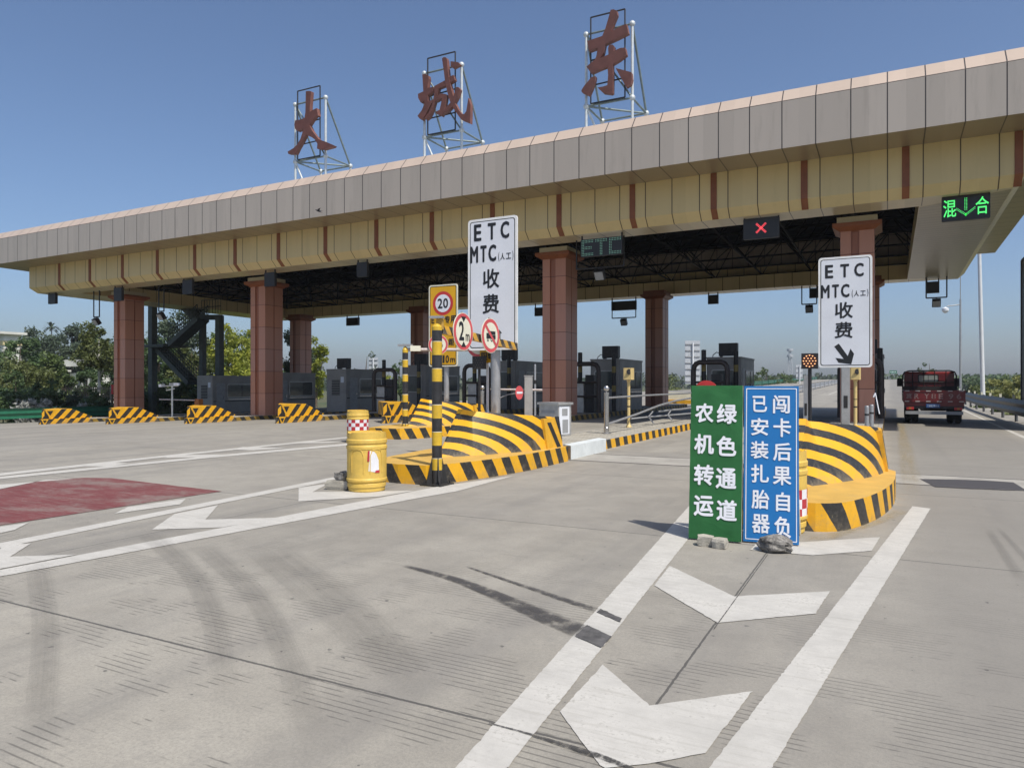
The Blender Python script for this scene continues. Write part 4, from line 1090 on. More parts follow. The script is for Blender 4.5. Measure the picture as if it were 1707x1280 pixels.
b = MB(); cz = H - .60; b.flat(circle(0, cz, .385), fm, .006, "sign_red"); b.flat(circle(0, cz, .285), fm, .009, "sign_white"); b.build("speed_disc", pl)
b = MB(); C = lambda ch, cx, cz, w, h, bo=.025: b.char(ch, cx, cz, w, h, fm, .012, "sign_black", bo)
C("2", -.105, cz, .19, .32, .03); C("0", .105, cz, .19, .32, .03)
for ch, x in (("E", -.38), ("T", -.22), ("C", -.07)): C(ch, x, 1.50, .12, .2)
C("专", .17, 1.50, .2, .24); C("用", .39, 1.50, .2, .24); C("车", -.12, .80, .2, .24); C("距", .32, .78, .22, .2)
C("1", .03, .24, .07, .24); C("0", .17, .24, .13, .24); C("m", .37, .20, .18, .14, .02); b.build("lettering", pl)
b = MB(); b.lathe([(.085, 0), (.085, T.z - .3 - KERB), (.001, T.z - .29 - KERB)], "steel_galvanised", 14, (B.x + .05, Y + .13, KERB)); b.build("post", t)

# ------------------------------------------------------------------ striped height-limit poles with their arms and round plates
def striped_pole(px, d, y_base, ys, first, r, label, arm_to, group):
    P = at_d(px, 640, d); z = lambda y: EYE + (640 - y) * d / FPX; z0 = ground_z(P.x)
    t = thing("barrier_pole", label, "barrier pole", (P.x, P.y, z0), group)
    prof, mats = [(.001, z(ys[0]))], []
    prof = [(.001, z(ys[0]) - z0), (r * .6, z(ys[0] + 2) - z0), (r, z(ys[0] + 6) - z0)]; mats = [first, first]
    m = first
    for y in ys[1:]:
        prof.append((r, z(y) - z0)); mats.append(m); m = "pole_black" if m == "pole_yellow" else "pole_yellow"
        if m == "pole_yellow" : prof.append((r * 1.005, z(y + .8) - z0)); mats.append("sign_cream")
    zz = [(q[0], max(q[1], 0)) for q in prof][::-1]
    b = MB(); b.lathe(zz, first, 18, (P.x, P.y, z0), mats=mats[::-1]); b.build("post", t)
    b = MB(); b.box(P.x - .19, P.x + .19, P.y - .19, P.y + .19, z0 - .02, z0 + .025, "hazard_black")
    for k in range(4):
        a = R(90 * k + 45); c, s = math.cos(a), math.sin(a)
        for sgn in (1,):
            p0, p1, p2 = (P.x + c * .17, P.y + s * .17, z0 + .025), (P.x + c * r, P.y + s * r, z0 + .42), (P.x + c * r * .9, P.y + s * r * .9, z0 + .025)
            n = Vector((-s, c, 0)) * .008
            f = [Vector(p0), Vector(p1), Vector(p2)]
            b.face([q + n for q in f], "hazard_black"); b.face([q - n for q in f][::-1], "hazard_black"); b.face([f[0] + n, f[0] - n, f[1] - n, f[1] + n], "hazard_black")
    for k in range(4):
        a = R(90 * k + 45); b.lathe([(.016, 0), (.016, .05)], "steel_dark", 8, (P.x + .2 * math.cos(a), P.y + .2 * math.sin(a), z0 + .02))
    b.build("base_plate", t)
    return t, P
bp, P = striped_pole(728.5, 11.1, 808, [539, 551, 569, 592, 614, 636, 674, 697, 719, 742, 763, 783, 808.5], "pole_yellow", .079, "thick yellow and black pole standing before the prow of the cushion, arm at its top", None, "striped poles")
Pa = Vector((P.x, P.y, 2.40)); Pb = Vector((-6.20, 12.05, 2.25))
dv = (Pb - Pa).normalized(); nv = Vector((dv.y, -dv.x, 0))
b = MB(); L = (Pb - Pa).length
a0 = Pa + dv * .12
for s in (1, -1):
    q = [a0 + nv * .03 * s + Vector((0, 0, -.065)), Pb + nv * .03 * s + Vector((0, 0, -.065)), Pb + nv * .03 * s + Vector((0, 0, .065)), a0 + nv * .03 * s + Vector((0, 0, .065))]
    uv = [(0, 0), (L, 0), (L, .13), (0, .13)]
    b.face(q if s > 0 else q[::-1], "hazard_arm", uv if s > 0 else uv[::-1])
for zz in (.065, -.065):
    q = [a0 + nv * .03 + Vector((0, 0, zz)), Pb + nv * .03 + Vector((0, 0, zz)), Pb - nv * .03 + Vector((0, 0, zz)), a0 - nv * .03 + Vector((0, 0, zz))]
    b.face(q if zz > 0 else q[::-1], "dusty_yellow")
b.face([Pb + nv * .03 + Vector((0, 0, -.065)), Pb - nv * .03 + Vector((0, 0, -.065)), Pb - nv * .03 + Vector((0, 0, .065)), Pb + nv * .03 + Vector((0, 0, .065))], "hazard_black")
b.build("barrier_arm", bp)
b = MB(); b.cbox((Pa.x - .02, Pa.y + .02, 2.575), (.22, .12, .035), "steel_galvanised", .3); b.cbox((Pa.x + .0, Pa.y + .08, 2.47), (.10, .08, .16), "dusty_yellow", .3); b.build("clamp", bp)
def round_plate(px, py, along, r, label, turn, draw, group="round plates hung on the barrier arms", d=None, rim="sign_faded_red", hang=True):
    p = at_d(px, py, d); t = thing("round_sign", label, "road sign", tuple(p), group)
    fr = facing(p, turn)
    b = MB(); b.tube(fr(0, r * .9, .03), fr(0, r * 1.05, .03), .02, "steel_grey_paint", n=6); b.build("bracket", t)
    b = MB(); b.plate(circle(0, 0, r, 40), fr, .012, "sign_cream"); pl = b.build("plate", t)
    b = MB(); b.flat(circle(0, 0, r * .97, 40), fr, .002, rim); b.flat(circle(0, 0, r * .76, 40), fr, .004, "sign_cream"); b.build("red_ring", pl)
    b = MB(); draw(b, fr, r); b.build("symbol", pl)
    return t
def sym_height(b, fr, r):
    b.char("2", -.07 * r / .33, 0.01, r * .52, r * 1.0, fr, .006, "sign_black", .03); b.char("m", r * .40, -r * .29, r * .40, r * .38, fr, .006, "sign_black", .02)
    for s in (1, -1): b.face([fr(x, s * z, -.006) for x, z in ((-.25 * r, .80 * r), (0, .50 * r), (.25 * r, .80 * r))][::s], "sign_black")
def sym_truck(b, fr, r):
    q = lambda x0, x1, z0, z1: b.face([fr(x0 * r, z0 * r, -.006), fr(x1 * r, z0 * r, -.006), fr(x1 * r, z1 * r, -.006), fr(x0 * r, z1 * r, -.006)], "sign_black")
    q(-.12, .50, .06, .26); q(-.50, .52, -.18, .04); q(-.50, -.24, .04, .13)
    for x in (-.34, .06, .34): b.flat(circle(x * r, -.24 * r, .11 * r, 14), fr, .007, "sign_black"); b.flat(circle(x * r, -.24 * r, .05 * r, 10), fr, .009, "sign_cream")
    b.face([fr(x * r, z * r, -.011) for x, z in ((-.62, .48), (-.50, .60), (.62, -.48), (.50, -.60))][::-1], "sign_faded_red")
def sym_car(b, fr, r):
    b.face([fr(x * r, z * r, -.006) for x, z in ((-.45, -.25), (.45, -.25), (.45, .02), (.28, .05), (.18, .28), (-.18, .28), (-.28, .05), (-.45, .02))], "sign_black")
    for x in (-.26, .26): b.flat(circle(x * r, -.28 * r, .11 * r, 14), fr, .007, "sign_black")
round_plate(772.5, 553, 0, .305, "round red ringed plate reading 2 m on the striped arm", R(90), sym_height, d=11.66)
round_plate(818, 559.5, 0, .298, "round red ringed plate with a crossed truck on the striped arm", R(88), sym_truck, d=12.42)
bp2, P2 = striped_pole(675.5, 21.5, 728, [577, 588, 599.5, 612, 624, 636, 657, 670, 682, 693.5, 706, 717, 728], "pole_yellow", .085, "thinner yellow and black pole beside the farther cushion, checkered barrel near it", None, "striped poles")
b = MB(); z = 2.57; e = at_d(780, 583, 22.4)
b.path([(P2.x, P2.y, z), (e.x, e.y, e.z)], .05, "faded_white", 8)
b.build("barrier_arm", bp2)
b = MB(); b.cbox((P2.x, P2.y, 2.70), (.42, .16, .06), "steel_grey_paint", .3); b.cbox((P2.x + .33, P2.y + .06, 2.6), (.30, .08, .16), "sign_cream", YAW); b.build("clamp", bp2)
round_plate(730.5, 574.5, 0, .30, "round red ringed plate with a car, partly hidden by the thick pole", YAW, sym_car, d=21.7)
round_plate(798, 572, 0, .30, "round red ringed plate peeping out below the large white sign", 0.0, sym_car, "plates on the thin post", d=14.75)
p = at_d(814, 594, 14.6)
t = thing("plate_post", "small yellow plate on a thin pale post, under the large white sign", "sign post", (p.x - .05, p.y, KERB))
b = MB(); fr = facing((p.x, p.y, p.z)); b.plate([(-.20, -.13), (.11, -.13), (.11, .13), (-.20, .13)], fr, .01, "sign_yellow"); b.char("限", -.09, 0, .15, .16, fr, .004, "sign_black", .02); b.char("载", .05, 0.02, .13, .16, fr, .004, "sign_black", .02); b.build("plate", t)
b = MB(); b.lathe([(.026, 0), (.026, p.z + .1 - KERB)], "pole_white", 10, (p.x - .04, p.y + .04, KERB)); b.lathe([(.05, 0), (.05, .75), (.03, .8)], "stainless", 12, (p.x - .04, p.y + .04, KERB)); b.build("post", t)

# ------------------------------------------------------------------ anti-collision barrels
def barrel(px, yb, d, label, check, sticker, r=.293, h=.845):
    p = at_d(px, 640, d); t = thing("crash_barrel", label, "crash barrel", (p.x, p.y, ground_z(p.x)), "yellow crash barrels at the island noses"); g = ground_z(p.x)
    prof = [(r * .86, 0), (r * .90, .02), (r * .90, .055), (r * .95, .075), (r * .95, .12), (r * .91, .135), (r, .16), (r, .185), (r * .97, .20), (r * .97, h - .24), (r, h - .225), (r, h - .19), (r * .96, h - .175), (r * .96, h - .155), (r, h - .14), (r, h - .10), (r * .96, h - .085), (r * .96, h - .01)]
    b = MB(); b.lathe(prof, "barrel_plastic", 40, (p.x, p.y, g))
    n = 40; rim = []
    for rr, dz in ((r * .96, 0), (r * .90, 0)):
        rim.append([(p.x + rr * math.cos(2 * math.pi * i / n), p.y + rr * math.sin(2 * math.pi * i / n), g + h - .01 + (.0 if (i % 20) in (3, 4, 5, 6, 7, 8) else .022) * (0 if rr == 0 else 1)) for i in range(n)])
    low = [(q[0], q[1], g + h - .06) for q in rim[1]]
    base = [(p.x + r * .96 * math.cos(2 * math.pi * i / n), p.y + r * .96 * math.sin(2 * math.pi * i / n), g + h - .011) for i in range(n)]
    b.grid([base, rim[0], rim[1], low], "barrel_plastic", close=True, smooth=False); b.face(low, "barrel_plastic"); b.build("drum", t)
    cam_a = math.atan2(-p.y, -p.x)
    arc = lambda a, z, e=.004: (p.x + (r * .97 + e) * math.cos(a), p.y + (r * .97 + e) * math.sin(a), g + z)
    def patch(b, a0, a1, z0, z1, m, e=.004):
        k = max(1, int(abs(a1 - a0) / .12))
        for i in range(k):
            u, v = a0 + (a1 - a0) * i / k, a0 + (a1 - a0) * (i + 1) / k
            b.face([arc(u, z0, e), arc(v, z0, e), arc(v, z1, e), arc(u, z1, e)], m)
    if check:
        b = MB(); N = 8; s = math.pi * .98 / N; zc = .17 if check == 2 else .33
        for i in range(N):
            for j in range(3): patch(b, cam_a - math.pi * .49 + i * s + .16, cam_a - math.pi * .49 + (i + 1) * s + .16, zc + j * .098, zc + (j + 1) * .098, "sticker_red" if (i + j) % 2 == (0 if check == 1 else 1) else "sticker_white")
        b.build("checker_band", t)
    if sticker:
        b = MB(); a = cam_a + .36
        f = lambda u, z: arc(a + u, z)
        b.face([f(-.28, .31), f(0, .295), f(0, .585), f(-.22, .60), f(-.25, .44)], "sticker_white"); b.face([f(0, .295), f(.28, .29), f(.25, .46), f(.12, .55), f(0, .585)], "sticker_white")
        b.face([arc(a + u, z, .0075) for u, z in ((-.34, .45), (-.24, .45), (-.22, .60), (-.31, .60))], "sticker_red")
        b.face([arc(a + u, z, .0075) for u, z in ((.04, .285), (.30, .28), (.30, .32), (.08, .315))], "sticker_red")
        b.build("torn_sticker", t)
        b = MB()
        for da, w in ((.5, .34), (-.5, .34)):
            a = cam_a + da
            b.path([arc(a - w, .28, .0), arc(a - w, .52, .002), arc(a - w * .7, .60, .003), arc(a, .62, .003), arc(a + w * .7, .60, .003), arc(a + w, .52, .002), arc(a + w, .28, .0)], .007, "barrel_plastic", 6)
        b.build("moulded_panel", t)
    return t
barrel(611.5, 818, 10.55, "plain yellow crash barrel with a torn white sticker, nearest of the barrels", 0, True)
barrel(596.5, 742, 19.2, "yellow crash barrel with red and white checks, behind the plain barrel", 1, False)
barrel(1297, 880, 7.65, "yellow crash barrel with a checkered foot, hidden behind the blue board", 2, False)

# stones by the barrel and the boards
def stone(label, px, py, size, rz, m="stone_block", z=0.0, seed=1, rough=.003, group=None):
    p = at_z(px, py, 0); p.z = z; random.seed(seed)
    t = MB(); bm_rows = []
    n = 3
    P = {}
    def pt(i, j, k):
        key = (i, j, k)
        if key not in P:
            x, y, zz = i / n - .5, j / n - .5, k / n
            e = 1 - .05 * (abs(x * 2) ** 6 * abs(y * 2) ** 6 + abs(x * 2) ** 6 * abs(zz * 2 - 1) ** 6 + abs(y * 2) ** 6 * abs(zz * 2 - 1) ** 6)
            P[key] = Vector((x * size[0] * e, y * size[1] * e, (zz - .5) * size[2] * e + size[2] / 2)) + Vector((random.gauss(0, rough), random.gauss(0, rough), random.gauss(0, rough) if k else 0))
        return P[key]
    M = Matrix.Translation(p) @ Matrix.Rotation(rz, 4, 'Z')
    b = MB()
    for a in range(n):
        for c in range(n):
            for q in (((a, c, n), (a + 1, c, n), (a + 1, c + 1, n), (a, c + 1, n)), ((a, c + 1, 0), (a + 1, c + 1, 0), (a + 1, c, 0), (a, c, 0)),
                      ((a, 0, c), (a + 1, 0, c), (a + 1, 0, c + 1), (a, 0, c + 1)), ((a + 1, n, c), (a, n, c), (a, n, c + 1), (a + 1, n, c + 1)),
                      ((n, a, c), (n, a + 1, c), (n, a + 1, c + 1), (n, a, c + 1)), ((0, a + 1, c), (0, a, c), (0, a, c + 1), (0, a + 1, c + 1))):
                b.face([M @ pt(*v) for v in q], m)
    o = b.build("stone_block"); tag(o, label, "stone", group)
    return o
stone("pale concrete block on the road before the plain yellow barrel", 565, 815, (.38, .20, .135), .25)
stone("rough grey stone on top of the block by the plain yellow barrel", 571, 815, (.21, .17, .115), -.2, "rock_grey", .137, 5, .007)
stone("paving block at the foot of the green banner, its nearer left end", 1176.5, 909, (.155, .12, .098), .15, seed=7, group=None)
stone("paving block at the foot of the green banner, next to the rock", 1200, 913, (.135, .12, .092), -.1, seed=8)
def rock(label, px, py, size, seed):
    random.seed(seed); p = at_z(px, py, 0); b = MB(); n, m = 22, 14; rows = []
    from mathutils import noise
    for j in range(m + 1):
        th = math.pi * j / m; row = []
        for i in range(n):
            ph = 2 * math.pi * i / n
            v = Vector((math.sin(th) * math.cos(ph), math.sin(th) * math.sin(ph), math.cos(th)))
            k = 1 + .30 * noise.noise(v * 1.8 + Vector((seed, 0, 0))) + .13 * noise.noise(v * 5 + Vector((0, seed, 0))) + .06 * noise.noise(v * 12)
            q = Vector((v.x * size[0], v.y * size[1], v.z * size[2])) * k
            row.append((p.x + q.x, p.y + q.y, max(0.0, size[2] * .86 + q.z)))
        rows.append(row)
    b.grid(rows, "rock_grey", close=True, smooth=False)
    return tag(b.build("rock"), label, "rock")
rock("jagged grey rock holding the foot of the blue board", 1290, 919, (.165, .105, .082), 3)

# ------------------------------------------------------------------ leaning notice boards on the gore
def leaning_board(pxl, pxr, yb_px, d, H, label, face, border, rows_txt, bold, yw, name, skew=0.0):
    A = at_z(pxl, yb_px, 0); B = at_z(pxr, yb_px + 7, 0); W = (B - A).length; rz = math.atan2(B.y - A.y, B.x - A.x); lean = R(7)
    o = A.lerp(B, .5); t = thing(name, label, "notice board", (o.x, o.y, 0))
    fr = facing((o.x, o.y, .015), rz, lean)
    b = MB()
    for x0, x1, z0, z1 in ((-W / 2, -W / 2 + .03, 0, H), (W / 2 - .03, W / 2, 0, H), (-W / 2 + .03, W / 2 - .03, 0, .03), (-W / 2 + .03, W / 2 - .03, H - .03, H)):
        b.plate([(x0, z0), (x1, z0), (x1, z1), (x0, z1)], lambda x, z, d: fr(x, z, d + .006), .03, "frame_wood")
    b.build("frame", t)
    b = MB()
    if border is None:                     # cloth: slightly slack between its edges
        from mathutils import noise
        rows = []
        for j in range(41):
            row = []
            for i in range(15):
                x = -W / 2 + W * i / 14; z = H * j / 40; e = min(1, 6 * min(i / 14, 1 - i / 14)) * min(1, 10 * min(j / 40, 1 - j / 40) + .15)
                dd = .004 * noise.noise(Vector((x * 3.0, z * 5.5, 3))) + .003 * noise.noise(Vector((x * 7 + z * 9, z * 8 - x * 7, 8)))
                dd += .006 * math.sin(x * 14 + z * 20) * max(0, .16 * H - z) / (.16 * H)
                row.append(fr(x + .004 * noise.noise(Vector((z * 4, x, 1))), z, dd * e - .004))
            rows.append(row)
        b.grid(rows, face, smooth=True); pn = b.build("banner", t)
        off = .0095
    else:
        b.plate([(-W / 2, 0), (W / 2, 0), (W / 2, H), (-W / 2, H)], fr, .006, face); pn = b.build("panel", t); off = .003
        o1, i1 = rrect(-W / 2 + .018, W / 2 - .018, .022, H - .022, .004, 1), rrect(-W / 2 + .026, W / 2 - .026, .030, H - .030, .004, 1)
        b = MB(); b.ring2d(o1, i1, fr, .003, "letter_white"); b.build("border_line", pn)
    b = MB()
    for ch, cx, r, w, h in rows_txt: b.char(ch, (cx - .5) * W, H * (1 - r), w * W, h * H, fr, off, "letter_white", bold)
    b.build("lettering", pn)
    b = MB()
    for x in (-W / 2 + .05, W / 2 - .05): b.tube(fr(x, H * .9, .04), (fr(x, 0, 0)[0], fr(x, 0, 0)[1] + .55, 0.01), .014, "frame_wood", n=6)
    b.build("prop_leg", t)
    return t
G = [("农", .265, .182, .36, .128), ("绿", .70, .186, .385, .13), ("机", .27, .386, .385, .13), ("色", .70, .395, .38, .13), ("转", .275, .587, .385, .133), ("通", .70, .603, .39, .133), ("运", .28, .787, .38, .133), ("道", .72, .806, .385, .133)]
leaning_board(1148, 1236, 899, 7.2, 1.53, "green cloth banner on a leaning frame with white characters", "banner_green", None, G, .030, 0, "notice_board")
Bc = [("已", .29, .117, .27, .105), ("闯", .685, .118, .305, .118), ("安", .29, .265, .325, .113), ("卡", .70, .268, .32, .12), ("装", .29, .415, .33, .113), ("后", .70, .422, .325, .115), ("扎", .30, .566, .325, .116), ("果", .70, .575, .33, .117), ("胎", .31, .729, .325, .122), ("自", .715, .738, .25, .12), ("器", .32, .883, .325, .118), ("负", .71, .895, .30, .13)]
leaning_board(1239, 1332, 904, 7.0, 1.525, "blue leaning board with white characters and a thin border", "board_blue", 1, Bc, .020, 0, "notice_board")
p = at_d(1177, 645.5, 7.40)
t = thing("stop_disc", "red round plate peeping over the green banner", "road sign", (p.x, p.y, 0))
b = MB(); fr = facing((p.x, p.y, p.z)); b.plate(circle(0, -.055, .125, 32), fr, .012, "sign_red"); b.build("plate", t)
b = MB(); b.lathe([(.14, 0), (.14, .03), (.02, .05), (.018, p.z - .05)], "steel_grey_paint", 14, (p.x, p.y + .03, 0)); b.build("stand", t)

# ------------------------------------------------------------------ island furniture
def flasher(px, yt, yb, d, label, lit, r=.033, w=.285):
    p = at_d(px, (yt + yb) / 2, d); t = thing("flasher", label, "signal light", (p.x, p.y, KERB), "square flashers on black posts")
    fr = facing(p); b = MB(); b.plate([(-w / 2, -w / 2), (w / 2, -w / 2), (w / 2, w / 2), (-w / 2, w / 2)], fr, .12, "black_plastic"); bx = b.build("housing", t)
    b = MB()
    pts = [(0, 0)] + [(.055 * math.cos(R(60 * k)), .055 * math.sin(R(60 * k))) for k in range(6)] + [(.105 * math.cos(R(30 * k)), .105 * math.sin(R(30 * k))) for k in range(12)]
    if lit: b.flat(circle(0, 0, .128, 28), fr, .002, "lens_red_dark")
    for x, z in pts:
        s = .0125 if lit else .007
        b.face([fr(x + c * s, z + e * s, -.005) for c, e in ((0, -1.1), (1.2, .35), (.6, .9), (0, .5), (-.6, .9), (-1.2, .35))], "led_amber" if lit else "led_off")
    b.build("lamp_array", bx)
    b = MB(); b.lathe([(r * 2.4, 0), (r * 2.4, .02), (r, .03), (r, p.z - w / 2 - KERB)], "black_plastic", 12, (p.x, p.y + .06, KERB)); b.build("post", t)
    return t
flasher(1349.5, 588.5, 615, 13.4, "amber flasher lit with small lamps, beside the nearer white sign", True)
flasher(796.5, 594, 615, 14.4, "unlit dark flasher with small pale lamps, below the half covered white sign", False, .028, .255)
def intercom(px, d, label):
    p = at_d(px, 640, d); t = thing("intercom_post", label, "intercom post", (p.x, p.y, KERB), "cream intercom posts")
    x, y = p.x, p.y; b = MB(); b.lathe([(.09, 0), (.09, .02), (.055, .10), (.048, .14), (.048, 1.38), (.07, 1.45)], "intercom_cream", 14, (x, y, KERB)); b.build("post", t)
    b = MB(); q = MB(); q.prism(rrect(-.145, .145, -.12, .12, .04, 4), 0, .36, "intercom_cream"); b.add(q, Matrix.Translation((x, y, KERB + 1.46))); hd = b.build("head", t)
    b = MB(); fr = facing((x + .06, y - .135, KERB + 1.70), .5); b.flat(circle(0, 0, .085, 20), fr, .0, "black_plastic"); b.flat(circle(0.02, -.02, .045, 16), fr, .004, "steel_dark")
    b.build("round_opening", hd)
    b = MB(); b.lathe([(.052, .62), (.052, .66)], "black_plastic", 12, (x, y, KERB)); b.lathe([(.052, .86), (.052, .88)], "black_plastic", 12, (x, y, KERB)); b.build("clamp", t)
    return t
intercom(1048, 22.2, "cream intercom post with a boxy head, beside the steel ball post")
intercom(1426, 21.8, "cream intercom post with a boxy head, under the nearer white sign")
def ball_post(px, d, label, h=1.06):
    p = at_d(px, 640, d); t = thing("ball_post", label, "railing post", (p.x, p.y, KERB), "steel posts with a ball on top")
    x, y = p.x, p.y
    b = MB(); b.lathe([(.13, 0), (.13, .02), (.072, .03), (.072, .16), (.066, .17), (.066, h), (.075, h + .005), (.075, h + .04), (.02, h + .05), (.02, h + .09)], "stainless", 18, (x, y, KERB)); b.build("post", t)
    b = MB(); b.ball((x, y, KERB + h + .15), .078, "stainless", 16); b.build("ball", t)
    return t, p
bpst, p = ball_post(1011, 19.4, "stainless post with a ball on top, holding the bent railing")
b = MB()
b.path([(p.x + .05, p.y, 1.18), (p.x + .1, p.y + 3, 1.2), (-6.35, 25, 1.22), (-6.3, 29.0, 1.24)], .027, "steel_galvanised", 8)
b.path([(p.x + .05, p.y, .48), (-6.6, 20.6, .66), (-6.5, 22.5, .86), (-6.42, 24.2, .98), (-6.35, 26.5, 1.05), (-6.3, 29, 1.06)], .033, "steel_galvanised", 8)
b.build("railing", bpst)
ball_post(804, 24.2, "stainless post with a ball on top, behind the pale sign post")
t = thing("broken_railing", "bent fallen railing lying along the second island", "railing", (-6.4, 22, KERB))
b = MB(); q = lambda px, py, d: tuple(at_d(px, py, d))
b.path([q(1052, 698, 23.4), q(1080, 695, 23.8), q(1110, 692.5, 24.2), q(1152, 689, 25)], .028, "steel_galvanised", 7)
b.path([q(1098, 686, 24.2), q(1120, 683, 24.6), q(1135, 682, 25), q(1152, 679.5, 25.4)], .032, "steel_galvanised", 7); b.build("rail", t)
b = MB(); b.path([q(1088, 686, 24), q(1081, 695, 23.6), q(1090, 706, 23.2)], .026, "steel_galvanised", 7); b.build("stanchion", t)
b = MB(); b.path([q(1118, 684, 24.4), q(1113, 692, 24), q(1120, 700, 23.8)], .026, "steel_galvanised", 7); b.build("stanchion", t)
# stainless cabinet and white block
p = at_z(921, 727, KERB); x, y, z = p.x, p.y, KERB
t = thing("steel_cabinet", "grey steel cabinet on the island behind the near cushion", "cabinet", (x, y, z))
rz = R(-16)
M = Matrix.Translation((x - .05, y + .28, z)) @ Matrix.Rotation(rz, 4, 'Z')
def lb(parts):
    q = MB()
    for a in parts: q.box(*a)
    b = MB(); b.add(q, M); return b
bd = lb([(-.32, .32, -.26, .26, 0, .80, "cabinet_steel")]).build("body", t)
lb([(-.36, .36, -.30, .30, .80, .86, "cabinet_steel")]).build("lid", t)
lb([(-.24, .20, -.268, -.26, .40, .66, "steel_grey_paint")]).build("front_panel", bd)
lb([(.32, .326, -.22, .18, .05, .76, "sign_white"), (.326, .331, -.12, .10, .52, .70, "steel_grey_paint"), (.326, .331, -.1, .12, .08, .42, "steel_grey_paint")]).build("side_label", bd)
lb([(.25, .28, -.285, -.26, .38, .46, "black_plastic")]).build("latch", bd)
t = thing("concrete_block", "long white painted block lying beside the island kerb", "concrete block", (-5.9, 14.2, 0))
b = MB(); A, Bq = at_z(945, 765, 0), at_z(1004, 751, 0); A2 = at_z(923, 760, 0)
u = Vector((Bq.x - A.x, Bq.y - A.y, 0)); v = Vector((A2.x - A.x, A2.y - A.y, 0)); v = v.normalized() * .36
pl = [(A.x, A.y), (A.x + u.x, A.y + u.y), (A.x + u.x + v.x, A.y + u.y + v.y), (A.x + v.x, A.y + v.y)]
pl = [(q[0] + .13, q[1] - .1) for q in pl]; b.prism(pl, 0, .285, "white_block"); b.mi[3] = b.mat("steel_grey_paint"); b.mi[1] = b.mat("stone_block"); b.build("body", t)
c = Vector((A.x, A.y, 0)) + v * .55 - u.normalized() * .012
b = MB(); b.path([c + v.normalized() * .07 + Vector((0, 0, .12)), c + v.normalized() * .06 - u.normalized() * .03 + Vector((0, 0, .15)), c - v.normalized() * .06 - u.normalized() * .03 + Vector((0, 0, .15)), c - v.normalized() * .07 + Vector((0, 0, .12))], .012, "sign_cream", 6); b.build("handle", t)
# boom gate with a no-entry disc, thin grey post, bollards
p = at_d(881, 640, 15.6); t = thing("gate_post", "greenish steel gate post with a thin boom beside the no entry disc", "boom gate", (p.x, p.y, KERB))
b = MB(); b.cbox((p.x, p.y, KERB + .75), (.17, .13, 1.5), "cabinet_steel", YAW); b.cbox((p.x, p.y, KERB + 1.505), (.2, .15, .02), "steel_grey_paint", YAW); b.build("post", t)
b = MB(); A, Bq = at_d(818, 649, 15.8), at_d(1062, 650, 15.8); Bq = at_d(904, 650, 15.6); b.tube(A, Bq, .022, "faded_white"); b.path([at_d(830, 665, 15.8), at_d(845, 658, 15.8), at_d(860, 655.5, 15.7), at_d(874, 655, 15.6)], .012, "steel_grey_paint", 6); b.build("boom", t)
p = at_d(866, 654.5, 15.3); t = tag(MB().build("no_entry_disc"), "red no entry disc hung on the thin boom", "road sign"); bpy.data.objects.remove(t)
t = thing("no_entry_disc", "small red no entry disc with a white bar, hung on the thin boom", "road sign", tuple(p))
fr = facing(p, YAW + R(56)); b = MB(); b.plate(circle(0, 0, .145, 28), fr, .01, "sign_faded_red"); pl = b.build("plate", t)
b = MB(); b.flat([(-.11, -.022), (.11, -.022), (.11, .022), (-.11, .022)], fr, .003, "sign_white"); b.build("white_bar", pl)
def simple_post(name, label, cat, px, d, w, h, m, shape="box", group=None, cap=None):
    p = at_d(px, 640, d); t = thing(name, label, cat, (p.x, p.y, KERB), group); b = MB()
    if shape == "box":
        b.cbox((p.x, p.y, KERB + h / 2), (w, w * .8, h), m, 0); b.build("post", t)
        b = MB(); b.cbox((p.x, p.y, KERB + .015), (w * 2, w * 2, .03), "steel_dark"); b.build("foot_plate", t)
        b = MB(); b.cbox((p.x, p.y - w * .4 - .004, KERB + h * .55), (w * .5, .006, h * .16), cap or "steel_dark"); b.build("label_strip", t)
    else:
        b.lathe([(w * .8, 0), (w * .8, .02), (w / 2, .03), (w / 2, h - .02), (w * .42, h), (.001, h + .003)], m, 14, (p.x, p.y, KERB)); b.build("post", t)
        b = MB(); b.lathe([(w * .52, h * .7), (w * .52, h * .76)], cap or "steel_dark", 14, (p.x, p.y, KERB)); b.build("band", t)
    return t
simple_post("device_post", "flat grey post with small marks, between the white sign and the flasher", "post", 1410, 16.0, .16, 1.7, "cabinet_steel", cap="steel_dark")
simple_post("device_post", "square grey post directly behind the amber flasher", "post", 1343.5, 14.4, .085, 1.5, "steel_grey_paint")
simple_post("bollard", "grey tube bollard beside the pink column foot, nearer one", "bollard", 1445, 17.6, .10, .80, "steel_galvanised", "tube")
simple_post("bollard", "grey tube bollard beside the pink column foot, further one", "bollard", 1453, 18.6, .10, .80, "steel_galvanised", "tube")
simple_post("bent_post", "thin grey post with a bent top, behind the steel gate post", "post", 892, 21, .06, 1.9, "steel_galvanised", "tube")
p = at_d(1458, 700, 19.5); t = thing("leaning_stick", "white stick leaning by the last column", "stick", (p.x, p.y, KERB)); b = MB(); b.tube(at_d(1466, 690, 19.5), at_d(1459, 655, 19.7), .014, "sign_white"); b.build("rod", t)
b = MB(); b.tube(at_d(1459, 655.5, 19.7), at_d(1456, 662, 19.7), .02, "sign_white"); b.build("hook", t)
